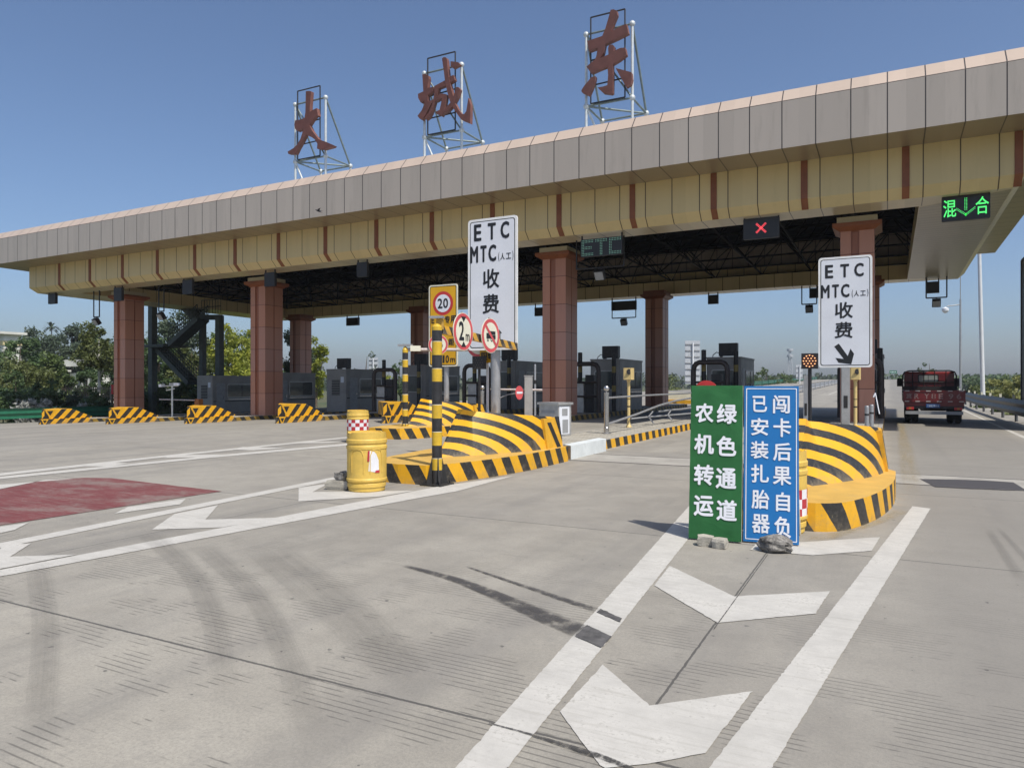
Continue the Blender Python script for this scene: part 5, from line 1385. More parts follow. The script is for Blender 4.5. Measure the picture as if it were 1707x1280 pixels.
def far_post(name, label, cat, cx, Y, h, kind):
    g = ground_z(cx) + KERB; t = thing(name, label, cat, (cx, Y, g)); b = MB(); b.lathe([(.05, 0), (.05, h)], "tube_white", 10, (cx, Y, g)); b.build("post", t)
    b = MB()
    if kind == "camera":
        b.tube((cx - .75, Y, g + h), (cx + .5, Y, g + h), .03, "tube_white"); b.tube((cx - .5, Y, g + h - .25), (cx + .2, Y, g + h - .15), .03, "tube_white")
        b.cbox((cx - .75, Y - .1, g + h + .02), (.16, .34, .16), "sign_white", .3); b.cbox((cx + .45, Y - .05, g + h + .1), (.3, .2, .14), "sign_white", .6); b.cbox((cx, Y, g + h + .1), (.3, .14, .12), "cabinet_steel", .2)
        b.build("camera_arm", t)
    return t
far_post("camera_post", "pale post with two small cameras, before the stair tower", "camera post", -35.75, 27.2, 1.72, "camera")
g = ground_z(-35.8) + KERB
t = thing("boom_gate", "far boom gate with an orange cabinet and pale boom", "boom gate", (-35.8, 29, g))
b = MB(); b.box(-35.98, -35.62, 28.85, 29.15, g, g + .95, "orange_paint"); b.build("cabinet", t)
b = MB(); b.tube((-35.9, 28.8, g + .88), (-39.0, 28.8, g + .9), .04, "faded_white"); b.build("boom", t)
HAZE = 0.00032

# ------------------------------------------------------------------ red truck
def truck():
    X, Yr = 1.52, 32.1
    t = thing("truck", "red flatbed truck seen from behind, driving down the open lane", "truck", (X, Yr, 0))
    w = 1.03
    L = lambda b: b
    def bx(name, parts, par=t):
        b = MB()
        for a in parts: b.box(X + a[0], X + a[1], Yr + a[2], Yr + a[3], a[4], a[5], a[6])
        return b.build(name, par)
    bx("bed_floor", [(-w + .03, w - .03, .06, 3.75, .80, .88, "truck_red")])
    tg = bx("tailgate", [(-w, w, 0, .05, .86, 1.30, "truck_red"), (-w, w, -.02, 0, .86, .90, "truck_red"), (-w, w, -.02, 0, 1.255, 1.30, "truck_red"), (-w, -w + .06, -.02, 0, .90, 1.255, "truck_red"), (w - .06, w, -.02, 0, .90, 1.255, "truck_red"), (-.02, .02, -.015, 0, .90, 1.255, "truck_red")])
    bx("side_board", [(-w, -w + .05, .05, 3.75, .86, 1.30, "truck_red")]); bx("side_board", [(w - .05, w, .05, 3.75, .86, 1.30, "truck_red")])
    b = MB(); fr = lambda x, z, d: (X + x, Yr - .0 + d, z)
    for ch, x, wd in (("冀", -.86, .20), ("R", -.60, .17), ("Y", -.26, .18), ("8", -.03, .17), ("E", .21, .16), ("9", .54, .17), ("6", .80, .17)):
        b.char(ch, x + .02, 1.08, wd * .9, .20, fr, .005, "tail_letter", .02)
    b.build("lettering", tg)
    b = MB()
    for z in (1.28, .88):
        for k in range(6):
            x0 = -.98 + k * .36; b.face([fr(x0, z - .018, -.023), fr(x0 + .15, z - .018, -.023), fr(x0 + .15, z + .018, -.023), fr(x0, z + .018, -.023)], "faded_white")
    b.build("reflector_strip", tg)
    hinge = bx("latch", [(-w - .05, -w, -.01, .06, 1.2, 1.3, "chassis_black")]); bx("latch", [(w, w + .05, -.01, .06, 1.2, 1.3, "chassis_black")])
    b = MB(); P = lambda x, z: (X + x, Yr + 3.72, z)
    b.path([P(-w + .03, 1.28), P(-w + .03, 1.92), P(-w + .10, 2.06), P(-w + .28, 2.12), P(w - .28, 2.12), P(w - .10, 2.06), P(w - .03, 1.92), P(w - .03, 1.28)], .03, "chassis_black", 8)
    for x in (-.62, -.2, .2, .62): b.tube(P(x, 1.28), P(x, 2.12), .018, "chassis_black", n=6)
    b.tube(P(-w, 1.62), P(w, 1.62), .02, "chassis_black", n=6)
    b.box(X - w + .03, X + w - .03, Yr + 3.70, Yr + 3.74, .9, 1.45, "chassis_black"); b.build("headboard_guard", t)
    # cab
    prof = [(3.88, .62), (5.5, .62), (5.55, 1.25), (5.25, 2.02), (5.1, 2.08), (4.0, 2.08), (3.88, 2.0)]
    b = MB(); cw = .93
    for sx in (-1, 1):
        f = [(X + sx * cw, Yr + y, z) for y, z in prof]; b.face(f if sx > 0 else f[::-1], "truck_red")
    for i in range(len(prof)):
        a, c = prof[i], prof[(i + 1) % len(prof)]
        b.face([(X - cw, Yr + a[0], a[1]), (X + cw, Yr + a[0], a[1]), (X + cw, Yr + c[0], c[1]), (X - cw, Yr + c[0], c[1])][::-1], "truck_red")
    cab = b.build("cab", t)
    b = MB(); fr2 = lambda x, z, d: (X + x, Yr + 3.875 + d, z)
    b.ring2d(rrect(-.42, .36, 1.62, 1.96, .05), rrect(-.38, .32, 1.66, 1.92, .04), fr2, .005, "chassis_black"); wf = b.build("rear_window", cab)
    b = MB(); b.flat(rrect(-.38, .32, 1.66, 1.92, .04), fr2, .003, "cab_glass_light"); b.flat([(-.04, 1.66), (-.02, 1.66), (-.02, 1.92), (-.04, 1.92)], fr2, .006, "chassis_black"); b.build("pane", wf)
    for sx in (-1, 1):
        b = MB(); xm = X + sx * (cw + .18)
        b.path([(X + sx * cw, Yr + 5.2, 1.85), (xm, Yr + 5.25, 1.9), (xm, Yr + 5.25, 1.45)], .014, "chassis_black", 6); b.cbox((xm, Yr + 5.24, 1.62), (.2, .07, .36), "chassis_black"); b.build("mirror", cab)
    # underside
    bx("chassis", [(-.42, -.32, .1, 5.3, .52, .80, "chassis_black"), (.32, .42, .1, 5.3, .52, .80, "chassis_black"), (-.42, .42, .6, .7, .5, .78, "chassis_black")])
    bx("rear_beam", [(-w + .04, w - .04, .05, .14, .70, .80, "truck_red"), (-w + .04, w - .04, .05, .12, .60, .70, "chassis_black")])
    bmp = bx("bumper", [(-.96, .96, -.02, .08, .38, .50, "steel_grey_paint")])
    pl = bx("number_plate", [(-.26, .20, -.005, .015, .64, .78, "plate_blue")])
    b = MB()
    for k in range(6): b.char("ABSEKT"[k] if False else "Y8E966"[k], -.20 + k * .068, .71, .045, .08, fr, .012, "plate_text", .01)
    b.build("plate_lettering", pl)
    for sx in (-1, 1):
        lm = bx("tail_light", [(sx * .80 - .13, sx * .80 + .13, -.01, .05, .56, .66, "sign_red"), (sx * .80 - .04, sx * .80 + .04, -.016, -.01, .565, .655, "orange_paint")])
        for xo in (.86, .60):
            b = MB(); x0 = X + sx * xo
            prof = [(.20, -.10), (.34, -.11), (.40, -.07), (.41, 0), (.40, .07), (.34, .11), (.20, .10)]
            rows = [[(x0 + q, Yr + 1.05 + r * math.cos(2 * math.pi * i / 24), .41 + r * math.sin(2 * math.pi * i / 24)) for i in range(24)] for r, q in prof]
            b.grid(rows, "rubber", close=True); b.face(rows[0], "rubber"); b.face(rows[-1][::-1], "rubber"); wh = b.build("wheel", t)
            b = MB(); rows = [[(x0 + sx * .09, Yr + 1.05 + r * math.cos(2 * math.pi * i / 16), .41 + r * math.sin(2 * math.pi * i / 16)) for i in range(16)] for r in (.205, .02)]
            b.grid(rows, "steel_grey_paint", close=True); b.build("rim", wh)
        b = MB(); x0 = X + sx * .82
        rows = [[(x0 + q, Yr + 4.75 + r * math.cos(2 * math.pi * i / 24), .41 + r * math.sin(2 * math.pi * i / 24)) for i in range(24)] for r, q in prof]
        b.grid(rows, "rubber", close=True); b.face(rows[0], "rubber"); b.face(rows[-1][::-1], "rubber"); b.build("wheel", t)
        bx("mud_flap", [(sx * .73 - .2, sx * .73 + .2, .52, .54, .18, .62, "rubber")])
truck()

# ------------------------------------------------------------------ guard rails, masts and far signs
def guard_rail(label, pts, m, h0, group, post_every=4.0, waves=2, caps=None, name="guard_rail", ground=None):
    """corrugated rail along points (x, y, ground z)"""
    t = thing(name, label, "guard rail", pts[0], group)
    P = [Vector(p) for p in pts]; rows = []
    hw = .155 * waves
    prof = []
    for k in range(waves * 4 + 1): prof.append((h0 - hw + k * (2 * hw) / (waves * 4), .04 if k % 4 in (1, 2, 3) and k % 2 else (.075 if k % 4 == 2 else 0)))
    for h, o in prof:
        row = []
        for i, p in enumerate(P):
            d = (P[min(i + 1, len(P) - 1)] - P[max(i - 1, 0)]); n = Vector((-d.y, d.x, 0)).normalized()
            row.append(p + n * o + Vector((0, 0, h)))
        rows.append(row)
    b = MB(); b.grid(rows, m, smooth=False); b.build("beam", t)
    acc = 0.0; nxt = 0.0; cnt = 0
    for i in range(len(P) - 1):
        L = (P[i + 1] - P[i]).length
        while nxt <= acc + L and cnt < 40:
            q = P[i].lerp(P[i + 1], (nxt - acc) / L); d = (P[i + 1] - P[i]); n = Vector((-d.y, d.x, 0)).normalized() * -.09
            b = MB(); b.lathe([(.06, -.4), (.06, h0 + hw + .02), (.001, h0 + hw + .03)], m, 8, tuple(q + n)); po = b.build("post", t)
            if caps:
                b = MB(); b.cbox(tuple(q + Vector((0, 0, h0 + hw + .09))), (.09, .05, .15), caps); b.build("reflector", po)
            nxt += post_every; cnt += 1
        acc += L
    return t
guard_rail("grey corrugated guard rail with pale reflectors, beside the truck lane", [(4.55, 24, 0), (4.55, 40, 0), (4.6, 50, 0), (4.75, 70, .15), (4.9, 110, .8), (4.9, 180, 1.85)], "rail_grey", .62, None, 4.0, 2, "sign_cream")
guard_rail("dark green corrugated guard rail along the trees, by the outermost island", [(-46.6, 3, ground_z(-46.6)), (-46.6, 20, ground_z(-46.6)), (-46.6, 33, ground_z(-46.6))], "rail_green", .58, None, 4.0)
guard_rail("green guard rail along the far carriageway, before the low trees", [(-20.5, 105, .75), (-20.5, 150, 1.45), (-20.5, 200, 2.2), (-20.5, 250, 2.95)], "rail_green", .6, None, 8.0)
guard_rail("grey guard rail down the middle of the far road", [(-9.5, 70, .2), (-9.3, 110, .8), (-9.2, 160, 1.55), (-9.2, 250, 2.95)], "steel_galvanised", .6, None, 8.0)
b = MB()
for x in (-16.5, -12.8, -5.8, -2.2, 3.9, -19.7):
    b.grid([[(x - .09, y, far_rise(y) + .012) for y in (85, 110, 150, 200, 250)], [(x + .09, y, far_rise(y) + .012) for y in (85, 110, 150, 200, 250)]], "road_paint", smooth=False)
tag(b.build("far_lane_paint"), kind='structure')
def mast(px, d, y_top, r, label, name, cam=False, lean=0.0):
    p = at_d(px, 640, d); top = EYE + (640 - y_top) * d / FPX; t = thing(name, label, "mast", (p.x, p.y, -.6))
    b = MB(); b.tube((p.x, p.y, -.9), (p.x - lean, p.y, top), r, "pole_white" if not cam else "steel_galvanised", r * .7, 14); b.build("pole", t)
    b = MB()
    if cam:
        b.tube((p.x, p.y, top - .4), (p.x - .9, p.y - .2, top - .5), .04, "steel_galvanised"); b.build("arm", t)
        b = MB(); b.lathe([(.05, .34), (.24, .22), (.24, .05), (.12, -.1), (.001, -.14)][::-1], "sign_white", 14, (p.x - 1.0, p.y - .22, top - .9)); b.build("dome_camera", t)
        b = MB(); b.tube((p.x, p.y, top), (p.x, p.y, top + 3), .03, "steel_grey_paint", n=6); b.build("aerial", t)
    else:
        b.lathe([(.01, 0), (.9, .02), (.9, .2), (.05, .3)], "steel_galvanised", 16, (p.x - lean, p.y, top)); b.build("lamp_crown", t)
    return t
mast(1639.5, 50, 300, .145, "tall white lamp mast rising behind the roof's end", "lamp_mast", lean=.35)
mast(1601, 55, 499, .09, "thin grey mast with a dome camera beside the truck lane", "camera_mast", cam=True)
# dark notice board by the roadside
t = thing("roadside_board", "tall dark roadside board standing along the guard rail, only its edge in view", "notice board", (4.95, 33, 0))
b = MB(); b.box(4.85, 5.0, 28.5, 36.2, .85, 6.6, "steel_dark"); bd = b.build("panel", t)
b = MB(); b.box(4.82, 5.03, 36.2, 36.3, .8, 6.65, "black_plastic"); b.box(4.82, 5.03, 28.5, 36.2, 6.6, 6.68, "black_plastic"); b.build("frame", bd)
b = MB(); b.box(5.0, 5.18, 29.5, 29.68, -.9, 5.6, "steel_dark"); b.build("post", t); b = MB(); b.box(5.0, 5.18, 34.6, 34.78, -.9, 5.6, "steel_dark"); b.build("post", t)
def panel_back(px0, px1, yt, yb, d, label, m="far_steel"):
    A, B, T = at_d(px0, yb, d), at_d(px1, yb, d), at_d(px0, yt, d); t = thing("road_sign_back", label, "road sign", ((A.x + B.x) / 2, A.y, 0), "backs of road signs beyond the plaza")
    c = Vector(((A.x + B.x) / 2, (A.y + B.y) / 2, A.z)); fr = facing(c, YAW); W, H = (B - A).length, T.z - A.z
    b = MB(); b.plate([(-W / 2, 0), (W / 2, 0), (W / 2, H), (-W / 2, H)], fr, .08, m); pn = b.build("panel", t)
    b = MB(); n = max(3, int(H / .75))
    for k in range(n): b.plate([(-W / 2 + .04, H * (k + .35) / n), (W / 2 - .04, H * (k + .35) / n), (W / 2 - .04, H * (k + .35) / n + .12), (-W / 2 + .04, H * (k + .35) / n + .12)], lambda x, z, d: fr(x, z, d - .1), .095, "steel_grey_paint")
    b.build("rib", pn)
    b = MB(); b.tube(fr(0, -A.z - .5, -.22), fr(0, H * .95, -.22), .11, "pole_white", n=10); b.build("post", t)
panel_back(1142, 1167, 568, 640, 95, "tall ribbed back of a road sign, left of the booth by the green banner")
panel_back(615, 630, 596, 618, 110, "small ribbed back of a road sign above the booth with the louvre")
panel_back(1327, 1338, 608, 632, 150, "narrow pale back of a road sign beside the amber flasher")
A = at_d(1489, 620, 300); t = thing("overhead_sign", "tiny green direction sign above the far road", "road sign", (A.x, A.y, 3))
b = MB(); fr = facing(A, YAW); b.plate([(-1.5, -.65), (1.5, -.65), (1.5, .65), (-1.5, .65)], fr, .1, "sign_green")
for k in range(4): b.flat([(-1.1 + k * .6, -.2), (-.75 + k * .6, -.2), (-.75 + k * .6, .2), (-1.1 + k * .6, .2)], fr, .01, "sign_white")
b.build("panel", t); b = MB(); b.tube((A.x - 1.6, A.y, 1), (A.x - 1.6, A.y, A.z + .7), .12, "far_steel"); b.build("post", t)
# lattice tower on the skyline
p = at_d(1317, 640, 620); t = thing("radio_tower", "pale lattice tower with two ring platforms on the skyline", "radio tower", (p.x, p.y, 0))
b = MB(); h = EYE + (640 - 584) * 620 / FPX
for sx, sy in ((-1, -1), (1, -1), (1, 1), (-1, 1)): b.tube((p.x + sx * 2.6, p.y + sy * 2.6, 0), (p.x + sx * .7, p.y + sy * .7, h), .28, "far_steel", n=5)
for k in range(10):
    f, g2 = k / 10, (k + 1) / 10; a, c = 2.6 - 1.9 * f, 2.6 - 1.9 * g2
    for s in (-1, 1):
        b.tube((p.x - a, p.y + s * a, h * f), (p.x + c, p.y + s * c, h * g2), .16, "far_steel", n=4); b.tube((p.x + a, p.y + s * a, h * f), (p.x - c, p.y + s * c, h * g2), .16, "far_steel", n=4)
b.build("lattice", t)
for z in (h * .80, h * .97):
    b = MB(); b.lathe([(1.2, 0), (2.6, .3), (2.6, 2.2), (1.2, 2.4)], "far_steel", 14, (p.x, p.y, z)); b.build("platform", t)
# barrier blocks at the far ends of the islands, in the sun behind the canopy
for k, (px, py) in enumerate(((1121, 671), (1138, 672), (1152, 673))):
    p = at_d(px, 640, 57 - k); t = thing("water_barrier", ("yellow and white barrier block behind the third booth, " + ("farthest from the green banner", "between its two neighbours", "nearest the green banner")[k]), "barrier", (p.x, p.y, 0), "barrier blocks beyond the canopy")
    b = MB(); b.prism([(p.x - .42, p.y - .25), (p.x + .42, p.y - .25), (p.x + .42, p.y + .25), (p.x - .42, p.y + .25)], 0, .32, "hazard_yellow"); b.build("base", t)
    b = MB(); b.prism([(p.x - .40, p.y - .16), (p.x + .40, p.y - .16), (p.x + .40, p.y + .16), (p.x - .40, p.y + .16)], .32, .9, "sign_cream"); b.build("body", t)

# ------------------------------------------------------------------ stair tower at the end of the canopy
t = thing("stair_tower", "dark green steel stair tower with two flights beside the first column", "stair tower", (-46, 36, ground_z(-46)))
g = ground_z(-47); Ys = 36.0
Q = lambda px, py, dy=0.0: at_y(px, py, Ys + dy)
def beam(name, p, q, w, h, par=t, m="stair_green"):
    b = MB(); p, q = Vector(p), Vector(q); d = (q - p).normalized(); s = Vector((0, 1, 0)); u = d.cross(s).normalized()
    c = [(-1, -1), (1, -1), (1, 1), (-1, 1)]
    A = [p + s * w / 2 * a + u * h / 2 * e for a, e in c]; B = [q + s * w / 2 * a + u * h / 2 * e for a, e in c]
    for i in range(4): b.face([A[i], A[(i + 1) % 4], B[(i + 1) % 4], B[i]], m)
    b.face(A[::-1], m); b.face(B, m); return b.build(name, par)
def vpost(px, ytop, w=.42, dy=0):
    T = Q(px, ytop, dy); b = MB(); b.box(T.x - w / 2, T.x + w / 2, Ys + dy - w / 2, Ys + dy + w / 2, g, T.z, "stair_green"); b.build("post", t)
vpost(254.5, 495, .46); vpost(338, 533, .36, .6); vpost(366, 526, .42)
def flight(p, q, dy, name="flight"):
    p, q = Q(*p, dy), Q(*q, dy); o = beam(name, p, q, .9, .12); n = 11
    for s in (-.48, .48): beam("stringer", p + Vector((0, s, .05)), q + Vector((0, s, .05)), .06, .34, o)
    b = MB()
    for k in range(n):
        c = p.lerp(q, (k + .5) / n); b.box(c.x - .16, c.x + .16, c.y - .42, c.y + .42, c.z + .08, c.z + .12, "stair_green")
    b.build("tread", o)
    for s in (-.46, .46):
        b = MB()
        for h in (.45, .75, 1.05): b.tube(p + Vector((0, s, h)), q + Vector((0, s, h)), .032, "stair_green", n=5)
        for k in range(16):
            c = p.lerp(q, k / 15); b.tube(c + Vector((0, s, 0)), c + Vector((0, s, 1.05)), .028, "stair_green", n=5)
        b.build("handrail", o)
flight((322, 640), (266, 581), .5); flight((290, 576), (338, 533), -.5); flight((333, 535), (312, 514), .5)
A, Bq = Q(258, 578), Q(292, 578); b = MB(); b.box(A.x, Bq.x, Ys - 1.0, Ys + 1.0, A.z - .1, A.z + .1, "stair_green"); b.build("landing", t)
beam("top_beam", Q(336, 529), Q(368, 529), .3, .36)
b = MB(); A, Bq = Q(336, 524), Q(368, 524)
for h in (.5, 1.0): b.tube((A.x, Ys, A.z + h), (Bq.x, Ys, A.z + h), .025, "stair_green", n=5)
for k in range(8): b.tube((A.x + (Bq.x - A.x) * k / 7, Ys, A.z), (A.x + (Bq.x - A.x) * k / 7, Ys, A.z + 1.0), .02, "stair_green", n=5)
b.build("railing", t)

# ------------------------------------------------------------------ trees, hedges and buildings beyond
def crown(name, parent, c, rad, clumps, leaves, size, m, seed, low=-.6, spread=1.0, gap=.0):
    rnd = random.Random(seed); b = MB(); C = []
    for _ in range(clumps):
        for _try in range(30):
            v = Vector((rnd.uniform(-1, 1), rnd.uniform(-1, 1), rnd.uniform(low, 1)))
            if .25 < v.length < 1.0: break
        k = rnd.uniform(.85, 1.12)
        C.append((Vector((v.x * rad[0] * k, v.y * rad[1] * k, v.z * rad[2] * k)), rnd.uniform(.16, .34)))
    mr = sum(rad) / 3
    for cc, r in C:
        for _ in range(leaves):
            d = Vector((rnd.gauss(0, 1), rnd.gauss(0, 1), rnd.gauss(0, .8))).normalized() * (mr * r * rnd.random() ** .45)
            p = Vector(c) + cc + d; s = size * rnd.uniform(.6, 1.35)
            n = Vector((rnd.gauss(0, 1), rnd.gauss(0, 1), rnd.gauss(.5, 1))).normalized(); u = n.orthogonal().normalized(); w = n.cross(u)
            a = rnd.uniform(0, 6.28); u, w = u * math.cos(a) + w * math.sin(a), w * math.cos(a) - u * math.sin(a)
            b.face([p - u * s, p + w * s * .45, p + u * s, p - w * s * .45], m, [(0, 0), (1, 0), (1, 1), (0, 1)])
    return b.build(name, parent, False), [x[0] for x in C]
def tree(px, d, y_top, wpx, label, m, seed, trunk="bark", base_frac=.3, leaves=46, clumps=46, size=None, group="trees beyond the plaza", gz=-1.2, low=-.7, name="tree"):
    p = at_d(px, 640, d); top = EYE + (640 - y_top) * d / FPX; W = wpx * d / FPX / 2; H = top - gz
    t = thing(name, label, "tree", (p.x, p.y, gz), group)
    hz = H * (1 - base_frac) / 2; cz = H - hz
    o, C = crown("crown", t, (0, 0, cz), (W, W, hz), clumps, leaves, size or max(.09, .015 * (W + hz) + .0012 * d), m, seed, low)
    rnd = random.Random(seed + 9); b = MB(); r = max(.06, H * .016)
    mid = [Vector((0, 0, -.2)), Vector((rnd.uniform(-.1, .1), rnd.uniform(-.1, .1), H * base_frac * .6)), Vector((rnd.uniform(-.2, .2), rnd.uniform(-.2, .2), cz)), Vector((0, 0, H * .9))]
    b.path(mid, r, trunk, 8, [r * 1.2, r, r * .7, r * .25])
    for k in range(6):
        e = Vector((0, 0, cz)) + C[(k * 5) % len(C)] * .85; s = mid[1].lerp(mid[2], rnd.uniform(.2, .9)); b.path([s, s.lerp(e, .5) + Vector((0, 0, .1)), e], r * .4, trunk, 6, [r * .5, r * .32, r * .12])
    b.build("trunk", t, False)
    return t
TL = [(-40, 72, 556, 70, "dark broad tree behind the yellow corner building", "leaf_dark"), (34, 78, 556, 74, "dark bushy tree right of the corner building", "leaf_dark"), (60, 108, 551, 84, "tall dark tree left of the palm shaped mast", "leaf_blue"),
      (120, 114, 545, 66, "blue green tree just right of the palm shaped mast", "leaf_blue"), (44, 60, 596, 90, "broad olive tree low before the dark trees", "leaf_olive"), (86, 64, 585, 40, "brighter green tree above the low white house", "leaf_mid"),
      (165, 62, 543, 64, "olive tree with a pale limed trunk before the white house", "leaf_olive"), (26, 52, 622, 50, "low dark tree by the corner building and green rail", "leaf_dark"),
      (300, 74, 519, 80, "tall grey green tree seen through the stair flights", "leaf_blue"), (262, 70, 560, 60, "dark tree between the first column and the stair tower", "leaf_dark"), (350, 90, 556, 50, "dark green tree behind the stair tower's foot", "leaf_mid"),
      (380, 76, 541, 80, "sunlit lime green tree right of the stair tower", "leaf_lime"), (432, 84, 545, 60, "lime green tree behind the second front column", "leaf_lime"), (404, 100, 552, 60, "dark tree rising behind the lime trees", "leaf_dark"),
      (497, 66, 528, 40, "dark slim tree between the second column and its rear neighbour", "leaf_blue"), (527, 84, 560, 40, "lime green tree right of the rear column", "leaf_lime"), (150, 116, 556, 60, "dark tree behind the olive tree", "leaf_dark"),
      (146, 70, 612, 40, "low dark tree before the white house, beside the olive tree", "leaf_dark"), (108, 72, 618, 36, "low mid green tree before the white house corner", "leaf_mid"), (185, 74, 590, 40, "dark tree touching the first front column", "leaf_dark"),
      (225, 80, 548, 70, "dark tree hidden behind the first front column", "leaf_dark"), (320, 66, 575, 70, "dense olive tree low behind the stair tower", "leaf_olive")]
for i, (px, d, yt, wp, lab, m) in enumerate(TL):
    tree(px, d, yt, wp, lab, m, 40 + i, trunk="bark_limed" if "limed" in lab else "bark", base_frac=.36 if "limed" in lab else .12, leaves=105, clumps=56 if wp > 50 else 38, low=-.95 if "limed" not in lab else -.5)
for i, (px, d, yt, wp, lab, m, cl) in enumerate(((612, 95, 585, 40, "thin half bare tree above the louvre booth", "leaf_blue", 12), (667, 90, 596, 34, "round dark bush top behind the thinner pole", "leaf_dark", 26), (648, 80, 612, 26, "lime bush right of the louvre booth", "leaf_lime", 22),
        (1108, 120, 628, 70, "grey green bushes beside the ribbed road sign back", "leaf_olive", 30), (1278, 150, 616, 54, "light green tree right of the booth by the green banner", "leaf_mid", 36), (1304, 160, 622, 44, "light green tree below the lattice tower", "leaf_mid", 30),
        (1250, 165, 624, 30, "small light green tree behind the booth by the green banner", "leaf_mid", 20), (1350, 330, 622, 50, "hazy dark tree clump behind the amber flasher", "leaf_blue", 24), (1380, 340, 624, 44, "hazy dark tree clump left of the intercom post", "leaf_blue", 24),
        (1549, 150, 600, 22, "young tree sticking up above the truck", "leaf_dark", 18), (1532, 140, 606, 16, "thin sapling with few leaves above the truck", "leaf_blue", 7))):
    tree(px, d, yt, wp, lab, m, 140 + i, base_frac=.1, leaves=26, clumps=cl, low=-.9)
for i, (px, d, yt, wp, lab, m) in enumerate(((1622, 150, 626, 36, "dark tree behind the camera mast", "leaf_dark"), (1655, 160, 629, 40, "dark tree right of the lamp mast", "leaf_dark"), (1690, 130, 626, 56, "dark tree top above the reeds", "leaf_mid"), (1730, 120, 620, 60, "tree behind the roadside board", "leaf_mid"))):
    tree(px, d, yt, wp, lab, m, 240 + i, base_frac=.1, leaves=30, clumps=30, low=-.9)
def bush(px, d, y_top, wpx, label, m, seed, n=60, gz=-1.1, size=.2, name="bush", deep=None):
    p = at_d(px, 640, d); top = EYE + (640 - y_top) * d / FPX; W = wpx * d / FPX / 2; H = top - gz
    t = thing(name, label, "bush", (p.x, p.y, gz), "bushes along the road")
    crown("foliage", t, (0, 0, H * .45), (W, deep or W, H * .6), n, 40, size, m, seed, -.7)
    b = MB(); rnd = random.Random(seed)
    for k in range(5): b.tube((rnd.uniform(-.2, .2), rnd.uniform(-.2, .2), -.1), (rnd.uniform(-.5, .5) * W, rnd.uniform(-.5, .5) * W, H * .6), .03, "bark", .012, 5)
    b.build("stem", t, False)
for i, a in enumerate(((1668, 62, 640, 62, "tall yellowish reeds right of the lamp mast", "reed"), (1700, 56, 634, 60, "dense yellow green reeds before the roadside board", "reed"), (1632, 75, 646, 44, "low green bush at the foot of the lamp mast", "leaf_olive"),
        (1640, 46, 672, 46, "dark bush under the grey guard rail near the truck", "leaf_mid"), (1672, 40, 678, 44, "green bush under the middle of the grey guard rail", "leaf_mid"), (1700, 36, 684, 40, "green bush at the near end of the grey guard rail", "leaf_olive"), (1612, 60, 662, 30, "small bush behind the truck's tail", "leaf_dark"),
        (30, 49, 648, 80, "dark hedge bush behind the green rail, under the corner building", "leaf_dark"), (75, 50, 640, 70, "dark bush behind the green rail, second from the picture's edge", "leaf_dark"), (80, 50, 655, 40, "dark bush before the low white house", "leaf_dark"),
        (60, 47.5, 668, 60, "pale flowering bush behind the green guard rail", "blossom_white"), (140, 49, 676, 36, "pale flowering bush beside the limed trunk", "blossom_white"), (160, 50, 660, 54, "mixed hedge before the dark fence", "leaf_dark"), (122, 51, 656, 46, "dark hedge before the white house wall", "leaf_blue"), (270, 56, 640, 60, "dark bush at the foot of the stair tower", "leaf_dark"), (225, 55, 650, 60, "dark bush hidden by the first column", "leaf_dark"), (310, 58, 630, 50, "black green bush under the lower stair flight", "leaf_dark"), (395, 74, 606, 80, "lime bush behind the outer booth", "leaf_lime"))):
    bush(*a, 300 + i, size=.16 if a[1] < 58 else .2)
# far tree belts that read as one mass
def belt(px0, px1, d, y_top, m, seed, n):
    rnd = random.Random(seed); b = MB()
    for _ in range(n):
        p = at_d(rnd.uniform(px0, px1), 640, d * rnd.uniform(.95, 1.1)); h = max(.8, (EYE + 1.2 + (640 - y_top) * d / FPX) * rnd.uniform(.55, 1.15))
        for _k in range(34):
            q = Vector((p.x + rnd.gauss(0, d * .006), p.y + rnd.gauss(0, d * .006), -1.2 + h * rnd.random() ** .7)); s = d * .0030 * rnd.uniform(.6, 1.4)
            nn = Vector((rnd.gauss(0, 1), rnd.gauss(0, 1), rnd.gauss(0, 1))).normalized(); u = nn.orthogonal().normalized(); w = nn.cross(u)
            b.face([q - u * s, q + w * s * .6, q + u * s, q - w * s * .6], m, [(0, 0)] * 4)
    return tag(b.build("far_woods"), kind='stuff')
belt(1060, 1480, 420, 626, "leaf_blue", 5, 150)
belt(1495, 1760, 300, 627, "leaf_dark", 6, 150)
belt(520, 1060, 300, 630, "leaf_blue", 7, 160)
belt(-100, 520, 160, 610, "leaf_dark", 8, 140)
# buildings
p = at_d(2, 640, 96); t = thing("yellow_building", "pale yellow building at the picture's edge with a flat white eave", "building", (p.x, p.y, -1.2))
z = lambda y: EYE + (640 - y) * 96 / FPX
b = MB(); A = at_d(-60, 640, 96); Bq = at_d(6, 640, 96); b.box(A.x, Bq.x, Bq.y, Bq.y + 2.2, -1.2, z(557), "plaster_white"); wl = b.build("wall", t)
b = MB(); b.box(A.x, Bq.x + .7, Bq.y - .8, Bq.y + 2.6, z(557), z(553), "plaster_white"); b.build("roof", t)
b = MB(); b.box(A.x, Bq.x + .12, Bq.y - .12, Bq.y + 2.3, z(575), z(568), "plaster_yellow"); b.build("cornice", wl)
for k in range(2):
    b = MB(); b.box(Bq.x - 2.0 - k * 2.4, Bq.x - .9 - k * 2.4, Bq.y - .06, Bq.y - .01, z(606), z(588), "booth_glass"); b.build("window", wl)
p = at_d(150, 640, 100); z = lambda y: EYE + (640 - y) * 100 / FPX
t = thing("white_house", "low white flat roofed house half hidden by the olive tree", "building", (p.x, p.y, -1.2))
A, Bq = at_d(112, 640, 100), at_d(188, 640, 100)
